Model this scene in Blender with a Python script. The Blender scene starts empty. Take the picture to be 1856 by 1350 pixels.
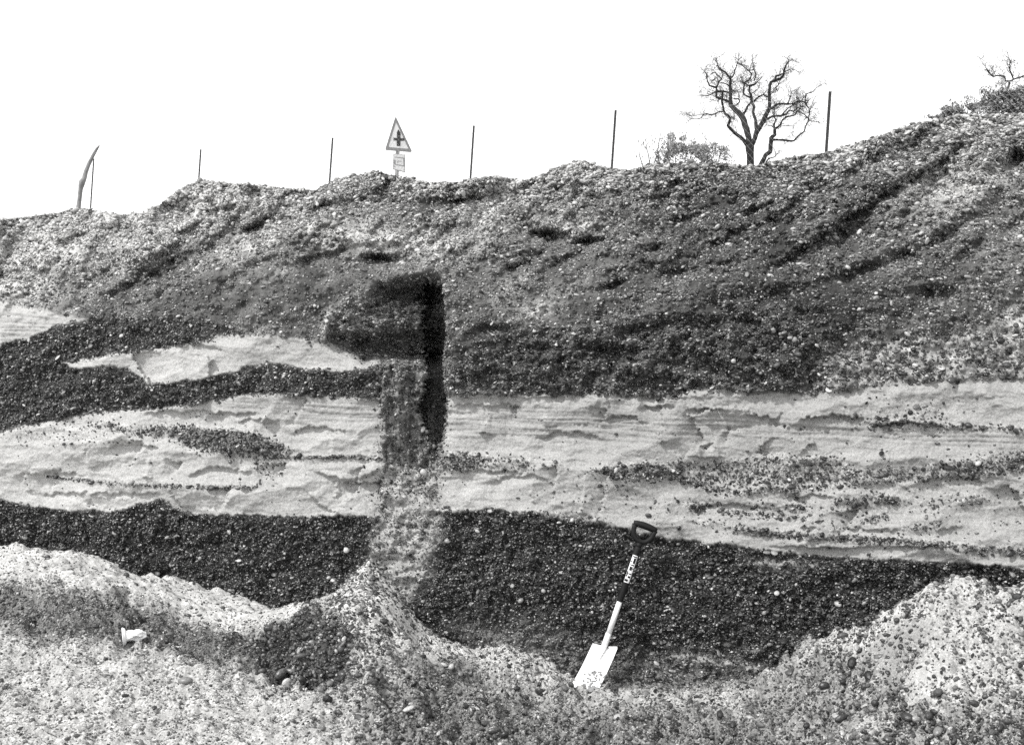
import bpy, math, random
import numpy as np
from mathutils import Vector, Matrix

# ------------------------------------------------------------------ camera
F = 2400.0                      # focal length in photo pixels (photo 1856 x 1350)
ROLL = math.radians(3.85)
EYE = 1.72
CR, SR = math.cos(ROLL), math.sin(ROLL)
scene = bpy.context.scene
C = scene.collection
cam_d = bpy.data.cameras.new('camera'); cam = bpy.data.objects.new('camera', cam_d); C.objects.link(cam)
cam_d.sensor_width = 36.0; cam_d.sensor_fit = 'HORIZONTAL'; cam_d.lens = 36.0*F/1856.0
cam_d.clip_start = 0.05; cam_d.clip_end = 3000
cam.matrix_world = Matrix(((CR, -SR, 0, 0), (0, 0, -1, 0), (SR, CR, 0, EYE), (0, 0, 0, 1)))
scene.camera = cam
# ------------------------------------------------------------------ sky, sun, exposure
SUN = Vector((-0.62, -0.38, 0.86)).normalized()          # towards the sun: upper left, a little in front of the face
w = bpy.data.worlds.new('World'); scene.world = w; w.use_nodes = True
nt = w.node_tree; nt.nodes.clear()
sky = nt.nodes.new('ShaderNodeTexSky'); sky.sky_type = 'NISHITA'; sky.sun_disc = False
sky.sun_elevation = math.asin(SUN.z); sky.sun_rotation = math.atan2(SUN.x, SUN.y)
sky.air_density = 3.0; sky.dust_density = 0.0; sky.ozone_density = 1.0
bw = nt.nodes.new('ShaderNodeRGBToBW'); bg = nt.nodes.new('ShaderNodeBackground'); bg.inputs['Strength'].default_value = 0.15
out = nt.nodes.new('ShaderNodeOutputWorld')
nt.links.new(sky.outputs[0], bw.inputs[0]); nt.links.new(bw.outputs[0], bg.inputs[0]); nt.links.new(bg.outputs[0], out.inputs[0])
sl = bpy.data.lights.new('sun', 'SUN'); sl.energy = 2.4; sl.angle = math.radians(6); sl.color = (1, 0.995, 0.985)
so = bpy.data.objects.new('sun', sl); C.objects.link(so); so.rotation_euler = SUN.to_track_quat('Z', 'Y').to_euler(); so.location = (-6, -6, 12)
scene.view_settings.view_transform = 'Standard'; scene.view_settings.look = 'None'
scene.view_settings.exposure = 0.85; scene.view_settings.gamma = 1.0
scene.render.engine = 'CYCLES'; scene.cycles.max_bounces = 5; scene.cycles.diffuse_bounces = 3
scene.cycles.use_denoising = False

rng = np.random.default_rng(11)
random.seed(5)
# ------------------------------------------------------------------ helpers
def uv(a, b):                   # photo pixel -> camera-plane coordinates
    dx = a-928.0; dy = b-675.0
    return dx*CR+dy*SR, dx*SR-dy*CR
def at(a, b, d):                # point seen at photo pixel (a, b) at distance d
    u, v = uv(a, b)
    return Vector((u*d/F, d, EYE+v*d/F))
def pix(x, y, z):               # the inverse
    u = x/y*F; v = (z-EYE)/y*F
    return 928+u*CR+v*SR, 675+u*SR-v*CR
def hash2(ix, iy, s):
    h = (ix.astype(np.int64)*374761393+iy.astype(np.int64)*668265263+s*1442695041) & 0xffffffff
    h = ((h ^ (h >> 13))*1274126177) & 0xffffffff
    h = ((h ^ (h >> 16))*2246822519) & 0xffffffff
    return ((h ^ (h >> 15)) & 0xffffff)/float(0xffffff)
def perlin(x, y, s):
    ix = np.floor(x); iy = np.floor(y); fx = x-ix; fy = y-iy
    ux = fx*fx*fx*(fx*(fx*6-15)+10); uy = fy*fy*fy*(fy*(fy*6-15)+10)
    def g(ox, oy):
        t = hash2(ix+ox, iy+oy, s)*2*math.pi
        return np.cos(t)*(fx-ox)+np.sin(t)*(fy-oy)
    return 1.45*((g(0, 0)*(1-ux)+g(1, 0)*ux)*(1-uy)+(g(0, 1)*(1-ux)+g(1, 1)*ux)*uy)
def fbm(x, y, o, s, gain=.5):
    r = 0; amp = 1; tot = 0
    for k in range(o):
        r = r+amp*perlin(x*2**k+17.3*k, y*2**k-9.1*k, s+k*7); tot += amp; amp *= gain
    return r/tot
def cells(x, y, s):             # nearest Voronoi cell: random value of it, offsets to its centre
    ix = np.floor(x); iy = np.floor(y)
    best = np.full(x.shape, 9e9); rv = np.zeros(x.shape); ox_ = np.zeros(x.shape); oy_ = np.zeros(x.shape)
    for ox in (-1, 0, 1):
        for oy in (-1, 0, 1):
            cx = ix+ox; cy = iy+oy
            px = cx+.1+.8*hash2(cx, cy, s); py = cy+.1+.8*hash2(cx, cy, s+1)
            dd = (x-px)**2+(y-py)**2; m = dd < best
            best = np.where(m, dd, best); rv = np.where(m, hash2(cx, cy, s+2), rv)
            ox_ = np.where(m, x-px, ox_); oy_ = np.where(m, y-py, oy_)
    return best, rv, ox_, oy_
def frac(v, k): return np.modf(np.abs(v)*k)[0]
def sstep(x, a, b):
    t = np.clip((x-a)/(b-a), 0, 1); return t*t*(3-2*t)

# ------------------------------------------------------------------ maps over the face (a = across, b = down)
ST = 2.0; A0, A1, B0, B1 = -300.0, 2152.0, 150.0, 1402.0
ga = np.arange(A0, A1, ST); gb = np.arange(B0, B1, ST)
GA, GB = np.meshgrid(ga, gb)
WX = fbm(GA/26, GB/26, 3, 3)*7+fbm(GA/7, GB/7, 2, 8)*3.6+fbm(GA/3.5, GB/3.5, 1, 12)*2.4
WY = fbm(GA/26, GB/26, 3, 5)*5+fbm(GA/7, GB/7, 2, 9)*3.4+fbm(GA/3.5, GB/3.5, 1, 13)*2.4
def blur(m, r):
    k = max(1, int(round(r/ST)))
    if r < ST: return m
    for ax in (0, 1):
        for _ in range(2):
            p = np.pad(m, [(k+1, k) if i == ax else (0, 0) for i in (0, 1)], mode='edge')
            c = np.cumsum(p, axis=ax)
            n = m.shape[ax]
            m = (np.take(c, range(2*k+1, 2*k+1+n), ax)-np.take(c, range(0, n), ax))/(2*k+1)
    return m
def poly(pts, soft=0, warp=1.0):
    xs = [p[0] for p in pts]; ys = [p[1] for p in pts]
    i0 = max(0, int((min(xs)-30-A0)/ST)); i1 = min(len(ga), int((max(xs)+30-A0)/ST)+2)
    j0 = max(0, int((min(ys)-30-B0)/ST)); j1 = min(len(gb), int((max(ys)+30-B0)/ST)+2)
    X = GA[j0:j1, i0:i1]+WX[j0:j1, i0:i1]*warp; Y = GB[j0:j1, i0:i1]+WY[j0:j1, i0:i1]*warp
    ins = np.zeros(X.shape, bool); n = len(pts)
    for k in range(n):
        x0, y0 = pts[k]; x1, y1 = pts[(k+1) % n]
        if y0 == y1: continue
        ins ^= ((y0 > Y) != (y1 > Y)) & (X < (x1-x0)*(Y-y0)/(y1-y0)+x0)
    m = np.zeros(GA.shape); m[j0:j1, i0:i1] = ins
    return blur(m, soft) if soft else m
def band(pts, wd, soft=0, warp=.6):          # a thin layer along a line
    up = [(x, y-wd/2) for x, y in pts]; dn = [(x, y+wd/2) for x, y in pts][::-1]
    return poly(up+dn, soft, warp)
def ell(cx, cy, rx, ry, ang=0, p=1.0):
    c, s = math.cos(math.radians(ang)), math.sin(math.radians(ang))
    X = GA-cx+WX*.8; Y = GB-cy+WY*.8
    r = ((X*c+Y*s)/rx)**2+((-X*s+Y*c)/ry)**2
    return np.exp(-r*p)
def line(pts, a): return np.interp(a, [p[0] for p in pts], [p[1] for p in pts])
def lay(base, val, m): return base*(1-m)+val*m

CREST = [(-2500, 470), (-300, 402), (0, 398), (60, 392), (110, 384), (140, 377), (165, 381), (200, 388), (230, 389), (260, 384), (290, 370),
 (310, 355), (340, 335), (362, 327), (400, 330), (450, 334), (520, 342), (570, 345), (600, 330), (640, 318), (680, 311), (720, 321), (750, 324),
 (780, 332), (830, 330), (860, 324), (895, 319), (925, 323), (945, 329), (980, 317), (1020, 300), (1055, 291), (1090, 303), (1140, 309),
 (1180, 297), (1230, 296), (1290, 296), (1340, 300), (1365, 300), (1400, 293), (1440, 284), (1500, 276), (1550, 261), (1600, 245), (1640, 230),
 (1700, 216), (1740, 210), (1800, 208), (1856, 207), (2150, 195), (4400, 150)]

# sand
S1 = [(-300, 540), (0, 546), (60, 558), (120, 570), (160, 578), (100, 590), (50, 614), (0, 624), (-300, 640)]
S2 = [(108, 660), (200, 643), (240, 640), (300, 630), (370, 622), (400, 608), (460, 606), (540, 614), (600, 622), (650, 640), (700, 655), (660, 668),
 (610, 672), (560, 668), (520, 662), (470, 660), (420, 672), (370, 688), (300, 692), (265, 698), (248, 682), (235, 665), (180, 665), (130, 668)]
S3 = [(-300, 810), (0, 785), (60, 768), (110, 762), (150, 752), (200, 746), (270, 742), (340, 735), (420, 720), (470, 714), (560, 718), (620, 722), (700, 724),
 (694, 936), (600, 935), (520, 935), (450, 930), (380, 935), (330, 925), (290, 905), (260, 910), (200, 926), (120, 924), (60, 918), (0, 904), (-300, 900)]
S4T = [(806, 717), (870, 714), (960, 716), (1010, 716), (1100, 716), (1180, 721), (1230, 722), (1250, 708), (1330, 706), (1400, 712), (1470, 715),
 (1500, 708), (1560, 706), (1650, 696), (1720, 690), (1856, 684), (2152, 675)]
S4B = [(2152, 1045), (1856, 1028), (1700, 1018), (1600, 1012), (1500, 1008), (1400, 998), (1290, 984), (1200, 976), (1150, 965), (1100, 952), (1020, 938),
 (960, 930), (900, 922), (830, 928), (790, 928)]
sand = np.clip(poly(S1)+poly(S2)+poly(S3)+poly(S4T+S4B)+poly([(1330, 1012), (1480, 1015), (1485, 1026), (1390, 1028)], 4)*.7, 0, 1)
L1 = [(145, 760), (200, 768), (240, 777), (300, 773), (380, 775), (440, 780), (500, 796), (530, 820), (500, 828), (440, 826), (400, 822), (345, 810), (322, 800), (300, 787), (250, 785), (200, 776)]
string = np.maximum.reduce([poly(L1, 3)*.95,
 poly([(795, 824), (840, 820), (900, 830), (880, 844), (840, 850), (798, 852)], 4)*.9,
 poly([(1060, 852), (1160, 838), (1220, 846), (1270, 870), (1330, 886), (1400, 884), (1445, 880), (1500, 874), (1570, 868), (1650, 858), (1760, 852), (1856, 846), (2152, 846), (2152, 858), (1856, 854), (1760, 862), (1650, 866), (1570, 876), (1500, 882), (1440, 890), (1380, 894), (1330, 896), (1270, 886), (1220, 868), (1150, 872), (1100, 860)], 3)*.9,
 poly([(1160, 838), (1300, 836), (1400, 828), (1500, 826), (1560, 848), (1650, 850), (1750, 832), (1856, 816), (2152, 800), (2152, 850), (1856, 850), (1650, 862), (1500, 874), (1380, 884), (1270, 872), (1220, 848)], 6)*.55,
 poly([(1740, 838), (1856, 820), (2152, 810), (2152, 850), (1856, 852), (1760, 862)], 5)*.6,
 band([(330, 752), (380, 750)], 8, 3)*.25, band([(500, 828), (560, 829), (620, 828), (690, 828)], 6)*.85,
 band([(85, 864), (140, 868), (200, 875), (300, 880), (400, 882), (465, 883)], 6)*.7,
 band([(1330, 958), (1400, 966), (1500, 974), (1600, 978), (1700, 986), (1780, 996), (1860, 998), (2150, 1002)], 12, 2)*.8,
 band([(1255, 945), (1300, 948), (1350, 952)], 6, 2)*.5, band([(1300, 925), (1350, 928), (1400, 934), (1465, 938)], 9, 2)*.7,
 band([(800, 928), (900, 930), (1000, 935), (1100, 946)], 10, 3)*.7,
 band([(1575, 770), (1650, 768), (1720, 772), (1860, 778), (2150, 780)], 7, 2)*.7,
 ell(1440, 918, 22, 8)*.9, ell(1545, 908, 28, 7)*.9, ell(1605, 904, 34, 8, 8)*.9, ell(1585, 938, 26, 8, -20)*.8, ell(1265, 918, 24, 9, 10)*.9, ell(1755, 906, 40, 9)*.5,
 ell(1690, 912, 30, 8)*.4, ell(1670, 956, 18, 5)*.8, ell(1630, 760, 70, 20)*.3, ell(400, 800, 70, 22)*.5, ell(480, 838, 26, 24)*.35, ell(930, 838, 60, 12)*.4, ell(100, 790, 150, 14)*.14,
 ell(160, 775, 60, 16)*.2, ell(1100, 900, 60, 30)*.1, ell(1500, 905, 320, 60)*.09, ell(1660, 755, 60, 22)*.3, ell(700, 880, 14, 60)*.3])
string = string*sand
lam = sand*np.clip(poly([(812, 728), (1000, 738), (1230, 752), (1400, 752), (1560, 768), (1860, 790), (2150, 800), (2150, 830), (1860, 820), (1500, 790), (1300, 790), (1100, 800), (1000, 800), (812, 790)], 10)
 +poly([(420, 722), (690, 727), (690, 770), (420, 745)], 10)+poly([(-300, 556), (60, 562), (130, 578), (40, 618), (-300, 630)], 6), 0, 1)
# gravel bands
D1 = poly([(-300, 640), (0, 622), (90, 594), (160, 580), (260, 574), (400, 585), (440, 606), (370, 626), (300, 640), (240, 660), (120, 668), (180, 668), (230, 668), (250, 690), (300, 696), (420, 674), (520, 664),
 (620, 674), (700, 660), (700, 726), (560, 720), (470, 716), (340, 737), (200, 750), (110, 765), (0, 790), (-300, 815)], 4)
D2 = poly([(-300, 900), (0, 906), (120, 926), (200, 928), (260, 912), (290, 907), (330, 927), (450, 932), (700, 937), (740, 950), (790, 930), (900, 924), (1020, 940), (1100, 953), (1150, 966), (1200, 977), (1290, 985), (1400, 1000), (1500, 1010), (1700, 1020), (2152, 1046), (2152, 1400), (-300, 1400)], 0, 1.3)
D4 = poly([(812, 640), (900, 600), (1050, 590), (1180, 560), (1300, 535), (1480, 545), (1540, 600), (1500, 650), (1490, 700), (1400, 712), (1330, 706), (1250, 708), (1230, 722), (1100, 716), (960, 716), (820, 716)], 25)
M5 = poly([(1500, 655), (1600, 615), (1760, 600), (2152, 580), (2152, 690), (1856, 684), (1650, 697), (1560, 706), (1490, 712)], 10)
chute = poly([(690, 640), (806, 645), (808, 720), (800, 830), (794, 930), (792, 985), (778, 1040), (740, 1095), (690, 1100), (640, 1090), (672, 1000), (684, 930), (690, 830)], 7, 1.6)
chute_lo = poly([(694, 828), (800, 838), (794, 930), (792, 985), (778, 1040), (740, 1095), (690, 1100), (640, 1090), (672, 1000), (684, 930)], 10, 1.6)
cav = poly([(690, 522), (730, 510), (800, 508), (805, 560), (809, 605), (803, 650), (700, 648), (640, 646), (600, 618), (592, 598), (606, 574), (650, 548)], 7, 3.2)

# ---- albedo, gravel density and stone tone of the face
big = fbm(GA/130, GB/100, 4, 31); mid = fbm(GA/30, GB/24, 4, 33, .6); fin = fbm(GA/9, GB/8, 3, 35)
diag = fbm((GA*.62+GB*.78)/38, (GA*.78-GB*.62)/150, 4, 37)
alb = .112*np.exp(.5*big+.6*mid+.45*diag+.35*fin)
patch = np.clip(ell(565, 410, 42, 14, -10)+ell(470, 440, 70, 26, -20)*.6+ell(720, 432, 70, 20)*.7+ell(910, 352, 14, 6)*1.3+ell(890, 386, 26, 7, -55)*1.5+ell(1010, 415, 75, 13, -5)*.9
 +ell(400, 352, 90, 40)*.35+ell(1040, 305, 80, 20)*.5+ell(590, 590, 6, 26, 14)*1.6+ell(615, 340, 40, 18, -25)*.5+ell(300, 420, 80, 20, -30)*.4+ell(30, 535, 90, 26)*.8
 +ell(1842, 590, 34, 44)*.9+ell(1720, 340, 110, 50, -30)*.45+ell(1150, 580, 80, 18, -20)*.35+ell(1500, 620, 90, 18, -10)*.4+ell(820, 450, 60, 24)*.4+ell(1180, 420, 60, 14, -15)*.35+ell(100, 470, 110, 30)*.3
 +ell(640, 420, 50, 20, -35)*.5+ell(540, 470, 60, 14, -35)*.5+ell(970, 560, 70, 16, -30)*.35, 0, 1.6)  # pale patches; sunlit hollow rim and ridge painted in as paler albedo
alb = alb*(1-.0*patch)+.40*np.clip(patch*(.75+.9*mid+.4*fin), 0, 1)
tone = np.full(GA.shape, .135); gr = np.full(GA.shape, .50)
crestmap = line(CREST, GA)
near = np.exp(-np.clip(GB-crestmap, 0, 999)/55)
gr = gr+.6*near; tone = tone+.13*near; alb = alb*(1-.4*near)
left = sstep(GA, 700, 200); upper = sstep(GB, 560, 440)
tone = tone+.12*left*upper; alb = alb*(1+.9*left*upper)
darkR = np.clip(poly([(1180, 300), (1500, 285), (1640, 300), (1420, 480), (1500, 520), (1560, 600), (1300, 560), (1150, 450)], 40)*.4+poly([(1300, 530), (1480, 520), (1560, 560), (1540, 610), (1330, 620)], 20)*.6, 0, 1)
alb = alb*(1-.55*darkR); tone = tone*(1-.45*darkR)
broad_tone = (.55*ell(230, 390, 300, 70, -12)+.35*ell(680, 400, 140, 90, -10)+.45*ell(960, 370, 170, 70, -10)+.25*ell(40, 500, 120, 60)+.35*ell(1780, 320, 120, 90, -30)+.25*ell(1060, 310, 80, 30)
 -.55*ell(1530, 560, 190, 110, 0)-.45*ell(1250, 400, 170, 110, -20)-.5*ell(1380, 580, 180, 60)-.35*ell(450, 520, 180, 50, -10)-.3*ell(150, 500, 110, 40, -20)-.35*ell(1560, 430, 90, 60, -30)-.35*ell(950, 620, 160, 60)-.3*ell(520, 450, 120, 26, -30)
 -.35*ell(760, 370, 60, 16)-.3*ell(330, 470, 120, 24, -30)+.3*ell(1000, 560, 120, 30, -25)-.25*ell(1700, 480, 90, 50))+.25*big+.25*diag  # broad paler and darker areas of the slope, plus random variation
alb = alb*np.exp(1.05*broad_tone); tone = tone*np.exp(.85*broad_tone)
gr = gr*(1-.55*ell(450, 530, 200, 60, -8))*(1-.4*ell(980, 560, 140, 60, -20))*(1-.45*ell(640, 440, 120, 40, -20))
alb = lay(alb, np.clip(.050+.05*(mid+diag), .015, .2), np.clip(D4+.0, 0, 1)*.85); tone = lay(tone, .056, D4); gr = lay(gr, .85, D4)
alb = lay(alb, .28+.12*mid, M5); tone = lay(tone, .07, M5); gr = lay(gr, .45+.25*mid, M5)
alb = lay(alb, .035, D1); tone = lay(tone, .062, D1); gr = lay(gr, 1.0, D1)
alb = lay(alb, .020, D2); tone = lay(tone, .05, D2); gr = lay(gr, 1.05, D2)
fr1 = poly([(800, 1130), (860, 1120), (1000, 1130), (1060, 1190), (1180, 1190), (1400, 1200), (1400, 1260), (1000, 1260)], 18, 2)*D2
alb = lay(alb, .13*np.exp(.5*mid), fr1*.8); tone = lay(tone, .075, fr1*.8); gr = lay(gr, .7, fr1*.6)
fr2 = np.maximum(band([(1215, 1184), (1260, 1190), (1310, 1200), (1375, 1212)], 9, 4), band([(1315, 1168), (1340, 1172), (1385, 1182)], 5, 2)*.6)
alb = lay(alb, .36, fr2); gr = lay(gr, .1, fr2)
sm = .35*blur(sand, 2)+.65*sand
sandalb = .43+.05*fbm(GA/90, GB/30, 3, 41)-.07*sstep(GA, 780, 1150)+.06*sstep(GA, 520, 150)-.04*sstep(GB, 640, 560)
lamn = np.sin((GB-.055*GA+6*fbm(GA/160, GB/60, 2, 43))/1.75+5*fbm(GA/300, GB/8, 2, 44))
lamn2 = fbm(GA/420+.02*GB, (GB-.05*GA+5*fbm(GA/160, GB/60, 2, 43))/3.2, 3, 45)
sandalb = sandalb*(1+lam*(.12*lamn+.25*lamn2-.34*sstep(lamn2, .08, .22)-.08)+.16*fbm(GA/130, (GB-.04*GA)/3.5, 3, 46)-.07*sstep(fbm(GA/30, GB/20, 3, 47), .1, .5))
alb = lay(alb, sandalb, sm); gr = lay(gr, 0.004+string, sm); tone = lay(tone, .045, sm)
alb = lay(alb, .07, np.clip(string*1.2-.35, 0, 1)*sm)
chs = fbm(GA/9, GB/80, 3, 51)
alb = lay(alb, .16*np.exp(.9*chs), chute*(1-chute_lo)); tone = lay(tone, .09, chute); gr = lay(gr, .5, chute)
alb = lay(alb, .30*np.exp(.25*mid), chute_lo); tone = lay(tone, .07, chute_lo); gr = lay(gr, .33, chute_lo)
alb = lay(alb, .17*np.exp(.5*mid), cav*.85); tone = lay(tone, .15, cav*.85); gr = lay(gr, .8, cav*.8)
clump = fbm(GA/34, GB/22, 4, 53)+.6*diag*(1-sm)
gr = gr*np.where(sm > .5, 1, np.clip(1+1.5*clump*(1-.75*np.clip(D1+D2, 0, 1)), .12, 1.6))
alb = np.clip(alb*lay(.95, .84, sm), .012, .55); gr = np.clip(gr, 0, 1.15); tone = tone*.90*np.exp(.35*fbm(GA/50, GB/26, 3, 54))

# ---- depth of the face
def D0(a): return 7.3-(a-1080)/1856*1.2
BK = [(-300, 560), (0, 555), (200, 540), (400, 520), (600, 485), (800, 478), (1000, 515), (1200, 530), (1400, 500), (1600, 455), (1856, 465), (2152, 470)]
def slope(a, b):
    t = (line(BK, a)-b)/32.0
    return .0046*32*np.where(t > 30, t, np.log1p(np.exp(np.minimum(t, 30))))
up = 1/(1+np.exp(-(line(BK, GA)-GB)/28))
dep = np.zeros(GA.shape)
P = (GA*.60+GB*.80); Q = (GA*.80-GB*.60)                    # across / along the run-off direction (down to the left)
rill = fbm(P/58+.5*big, Q/230, 4, 61)
ridged = 1-2*np.abs(fbm(P/70+.6*mid, Q/190, 4, 62)); lump = fbm(GA/42, GB/34, 4, 64, .6)
dep += up*(.19*rill+.13*ridged*.8+.17*fbm(GA/120, GB/90, 4, 63)+.09*lump+.24*(np.abs(fbm(GA/40+.3*diag, GB/27, 4, 66, .6))-.22)*sstep(fbm(GA/150, GB/90, 2, 55), -.1, .45)+.05*fbm(GA/17, GB/14, 3, 65))
dep += D4*.10*(np.abs(fbm(GA/40, GB/24, 4, 70, .6))-.22)
dep += (1-up)*(1-sm)*(.07*fbm(GA/130, GB/100, 4, 67)+.05*fbm(GA/46, GB/36, 4, 68, .6)+.03*fbm(GA/18, GB/16, 3, 69))
d4m = D4*(1-up)
dep += d4m*(.035*fbm(GA/16, GB/60, 4, 71)+.12*fbm(GA/60, GB/44, 4, 72, .62))
# chipped sand: flat facets left by the shovel
vx = GA+16*fbm(GA/50, GB/50, 4, 73); vy = GB+8*fbm(GA/36, GB/36, 4, 74)
def scoops(x, y, s_, tilt, bowl):     # overlapping shallow scoops meeting in sharp ridges
    ix = np.floor(x); iy = np.floor(y); best = np.full(x.shape, -9.0)
    for ox in (-1, 0, 1):
        for oy in (-1, 0, 1):
            cx = ix+ox; cy = iy+oy; px = cx+.05+.9*hash2(cx, cy, s_); py = cy+.05+.9*hash2(cx, cy, s_+1)
            dx = x-px; dy = y-py
            h = (hash2(cx, cy, s_+2)-.5)*.5+tilt*(dx*(hash2(cx, cy, s_+3)-.5)*2+dy*(hash2(cx, cy, s_+4)-.7)*1.4)-bowl*(dx*dx+dy*dy)
            best = np.maximum(best, h)
    return best
f1 = scoops(vx/92, vy/46, 75, 1.0, .9); f3 = scoops((vx+20)/190, vy/90, 95, 1.0, .7); f2 = scoops(vx/34, vy/17, 85, 1.0, .9)
amp = sstep(fbm(GA/150, GB/70, 2, 77), -.45, .35)
dep += sm*(.046*f1+.050*f3+.020*f2*amp-.012)*(1-.5*lam)
for pl_, gx_, gy_ in [([(600, 935), (640, 885), (690, 872), (692, 935)], .0014, 0), ([(560, 900), (600, 870), (655, 878), (610, 930)], .001, -.0005), ([(655, 725), (690, 725), (690, 830), (600, 828), (600, 790), (640, 740)], .0007, 0),
  ([(500, 720), (560, 720), (530, 770), (470, 765)], .0009, 0), ([(240, 640), (300, 640), (385, 650), (380, 690), (270, 697)], -.0006, .0004), ([(1205, 720), (1240, 720), (1275, 800), (1240, 832), (1195, 800)], .0013, .0004),
  ([(1245, 752), (1330, 736), (1425, 775), (1390, 772), (1300, 784)], .0002, .0018), ([(1420, 778), (1470, 753), (1580, 768), (1560, 786)], 0, .0018), ([(1590, 778), (1680, 763), (1770, 782), (1640, 797)], 0, .0016),
  ([(815, 733), (905, 733), (895, 752), (815, 750)], 0, .0014), ([(895, 735), (940, 738), (920, 790), (870, 785)], .0012, 0), ([(990, 735), (1100, 742), (1090, 768), (985, 772)], .0006, .0004), ([(300, 880), (420, 885), (400, 925), (330, 918)], .0009, 0),
  ([(40, 860), (110, 850), (100, 882), (50, 890)], .0009, 0), ([(95, 895), (190, 890), (280, 905), (200, 925)], 0, .0012), ([(1480, 930), (1560, 925), (1530, 962), (1450, 955)], .0009, 0), ([(1690, 900), (1830, 880), (1870, 940), (1700, 960)], .0005, 0),
  ([(960, 850), (1010, 845), (1000, 915), (965, 910)], .001, 0), ([(1060, 850), (1105, 855), (1085, 935), (1050, 930)], .001, 0), ([(620, 860), (660, 843), (640, 880), (600, 902)], .0015, 0), ([(1290, 800), (1325, 772), (1320, 800), (1300, 826)], .0015, 0),
  ([(1400, 790), (1480, 800), (1440, 826), (1370, 822)], -.0008, .0006), ([(150, 800), (260, 800), (240, 840), (160, 846)], .0006, 0), ([(430, 850), (520, 838), (500, 880), (440, 890)], .0011, 0), ([(270, 830), (330, 838), (310, 868), (262, 866)], .001, 0)]:
    cx_ = sum(p[0] for p in pl_)/len(pl_); cy_ = sum(p[1] for p in pl_)/len(pl_)
    dep += poly(pl_, 0, 1.2)*sm*(.006+gx_*(GA-cx_)+gy_*(GB-cy_))
# a few broken ledges where a slab has dropped off
for (x0, x1, y0, dy_, dp) in [(1235, 1330, 748, 8, .05), (1340, 1430, 752, -8, .04), (1258, 1300, 790, -30, .06), (640, 690, 895, 30, .05), (180, 300, 815, 10, .03), (420, 520, 770, 12, .03), (1080, 1180, 770, 22, .04), (1420, 1520, 905, 10, .03), (1650, 1800, 880, 18, .03), (1240, 1400, 925, 14, .03), (1500, 1640, 965, 10, .025), (370, 480, 745, -10, .03), (520, 640, 790, 20, .03), (820, 960, 860, 10, .03), (1440, 1580, 764, 12, .05), (812, 960, 738, 5, .03), (1580, 1720, 772, 6, .05), (250, 420, 752, 8, .03), (560, 700, 850, -30, .04), (20, 160, 862, 6, .03), (330, 470, 862, 18, .035),
                          (960, 1100, 800, 20, .03), (1300, 1340, 800, 24, .04), (60, 300, 900, 8, .025), (240, 420, 640, 20, .02), (1150, 1230, 742, 6, .05), (880, 1010, 880, 24, .025)]:
    yl = y0-.7*dy_*np.sin((GA-x0)/(x1-x0)*math.pi)+20*(np.abs(fbm(GA/46, GB*0+y0, 4, int(y0)+x0, .6))-.25)+5*fbm(GA/9, GB/40+y0, 2, int(y0))
    m = sstep(GA, x0, x0+30)*(1-sstep(GA, x1-30, x1)); q_ = GB-yl
    dep += sm*m*dp*1.15*sstep(q_, 0, 2)*np.exp(-np.clip(q_, 0, 999)/20)
dep += sm*lam*.004*lamn
dep += sm*(.006*fbm(GA/7, GB/5, 3, 78)+.007*fbm(GA/50, GB/12, 4, 79))
dep -= .015*blur(string, 2)*sm
# gravel undercut below the sand, sand undercut below the upper gravel
dep += .002*D2*np.exp(-np.clip(GB-line([(p[0], p[1]) for p in S4B[::-1]] if False else [(-300, 902), (0, 906), (120, 926), (450, 932), (700, 937), (900, 924), (1020, 940), (1150, 967), (1400, 1000), (1700, 1020), (2152, 1046)], GA), 0, 999)/30)
dep += .05*sm*np.exp(-np.clip(GB-line(S4T, GA), 0, 999)/14)*(GA > 806)*(.4+.9*sstep(fbm(GA/50, GB/200, 2, 81), -.1, .4))
# hollow and gully
redge = line([(500, 800), (560, 806), (606, 811), (655, 803), (695, 806), (722, 812), (765, 808), (815, 799), (850, 790)], 0) if False else np.interp(GB, [495, 508, 560, 606, 655, 695, 722, 765, 815, 850], [796, 801, 806, 811, 803, 806, 812, 808, 799, 790])+WX*.9
mR = (GA < redge)*1.0
cav = cav*mR
dep += cav*(.05+.27*sstep(GA, 600, 775)+.13*sstep(GB, 596, 622))+.14*cav*fbm(GA/30, GB/16, 4, 82, .6)
gul = poly([(690, 635), (803, 640), (808, 690), (811, 720), (808, 765), (800, 812), (790, 850), (700, 850), (690, 760)], 0, 1.5)
gul = gul*mR
dep += .17*gul*sstep(GA, 690, 775)
trench = mR*poly([(764, 516), (830, 508), (830, 818), (799, 815), (782, 806), (768, 770), (760, 735), (775, 700), (772, 640)], 0, 2.2)
dep += mR*(.15*poly([(690, 522), (830, 504), (830, 548), (700, 556)], 3, 2.4)+.13*poly([(640, 612), (830, 588), (830, 652), (650, 650)], 3, 2.4))
dep += .36*trench*(1-.5*sstep(GB, 740, 800))
dep -= .04*poly([(600, 550), (720, 545), (770, 560), (770, 606), (700, 612), (620, 604)], 14)
dep += .05*chute*(1-gul)*sstep(GA, 685, 760)*(GB < 960)
dep += gul*(.07*fbm(GA/14, GB/60, 4, 83)+.05*fbm(GA/16, GB/14, 3, 84))
dep -= .05*ell(590, 592, 9, 26, 14)
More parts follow.
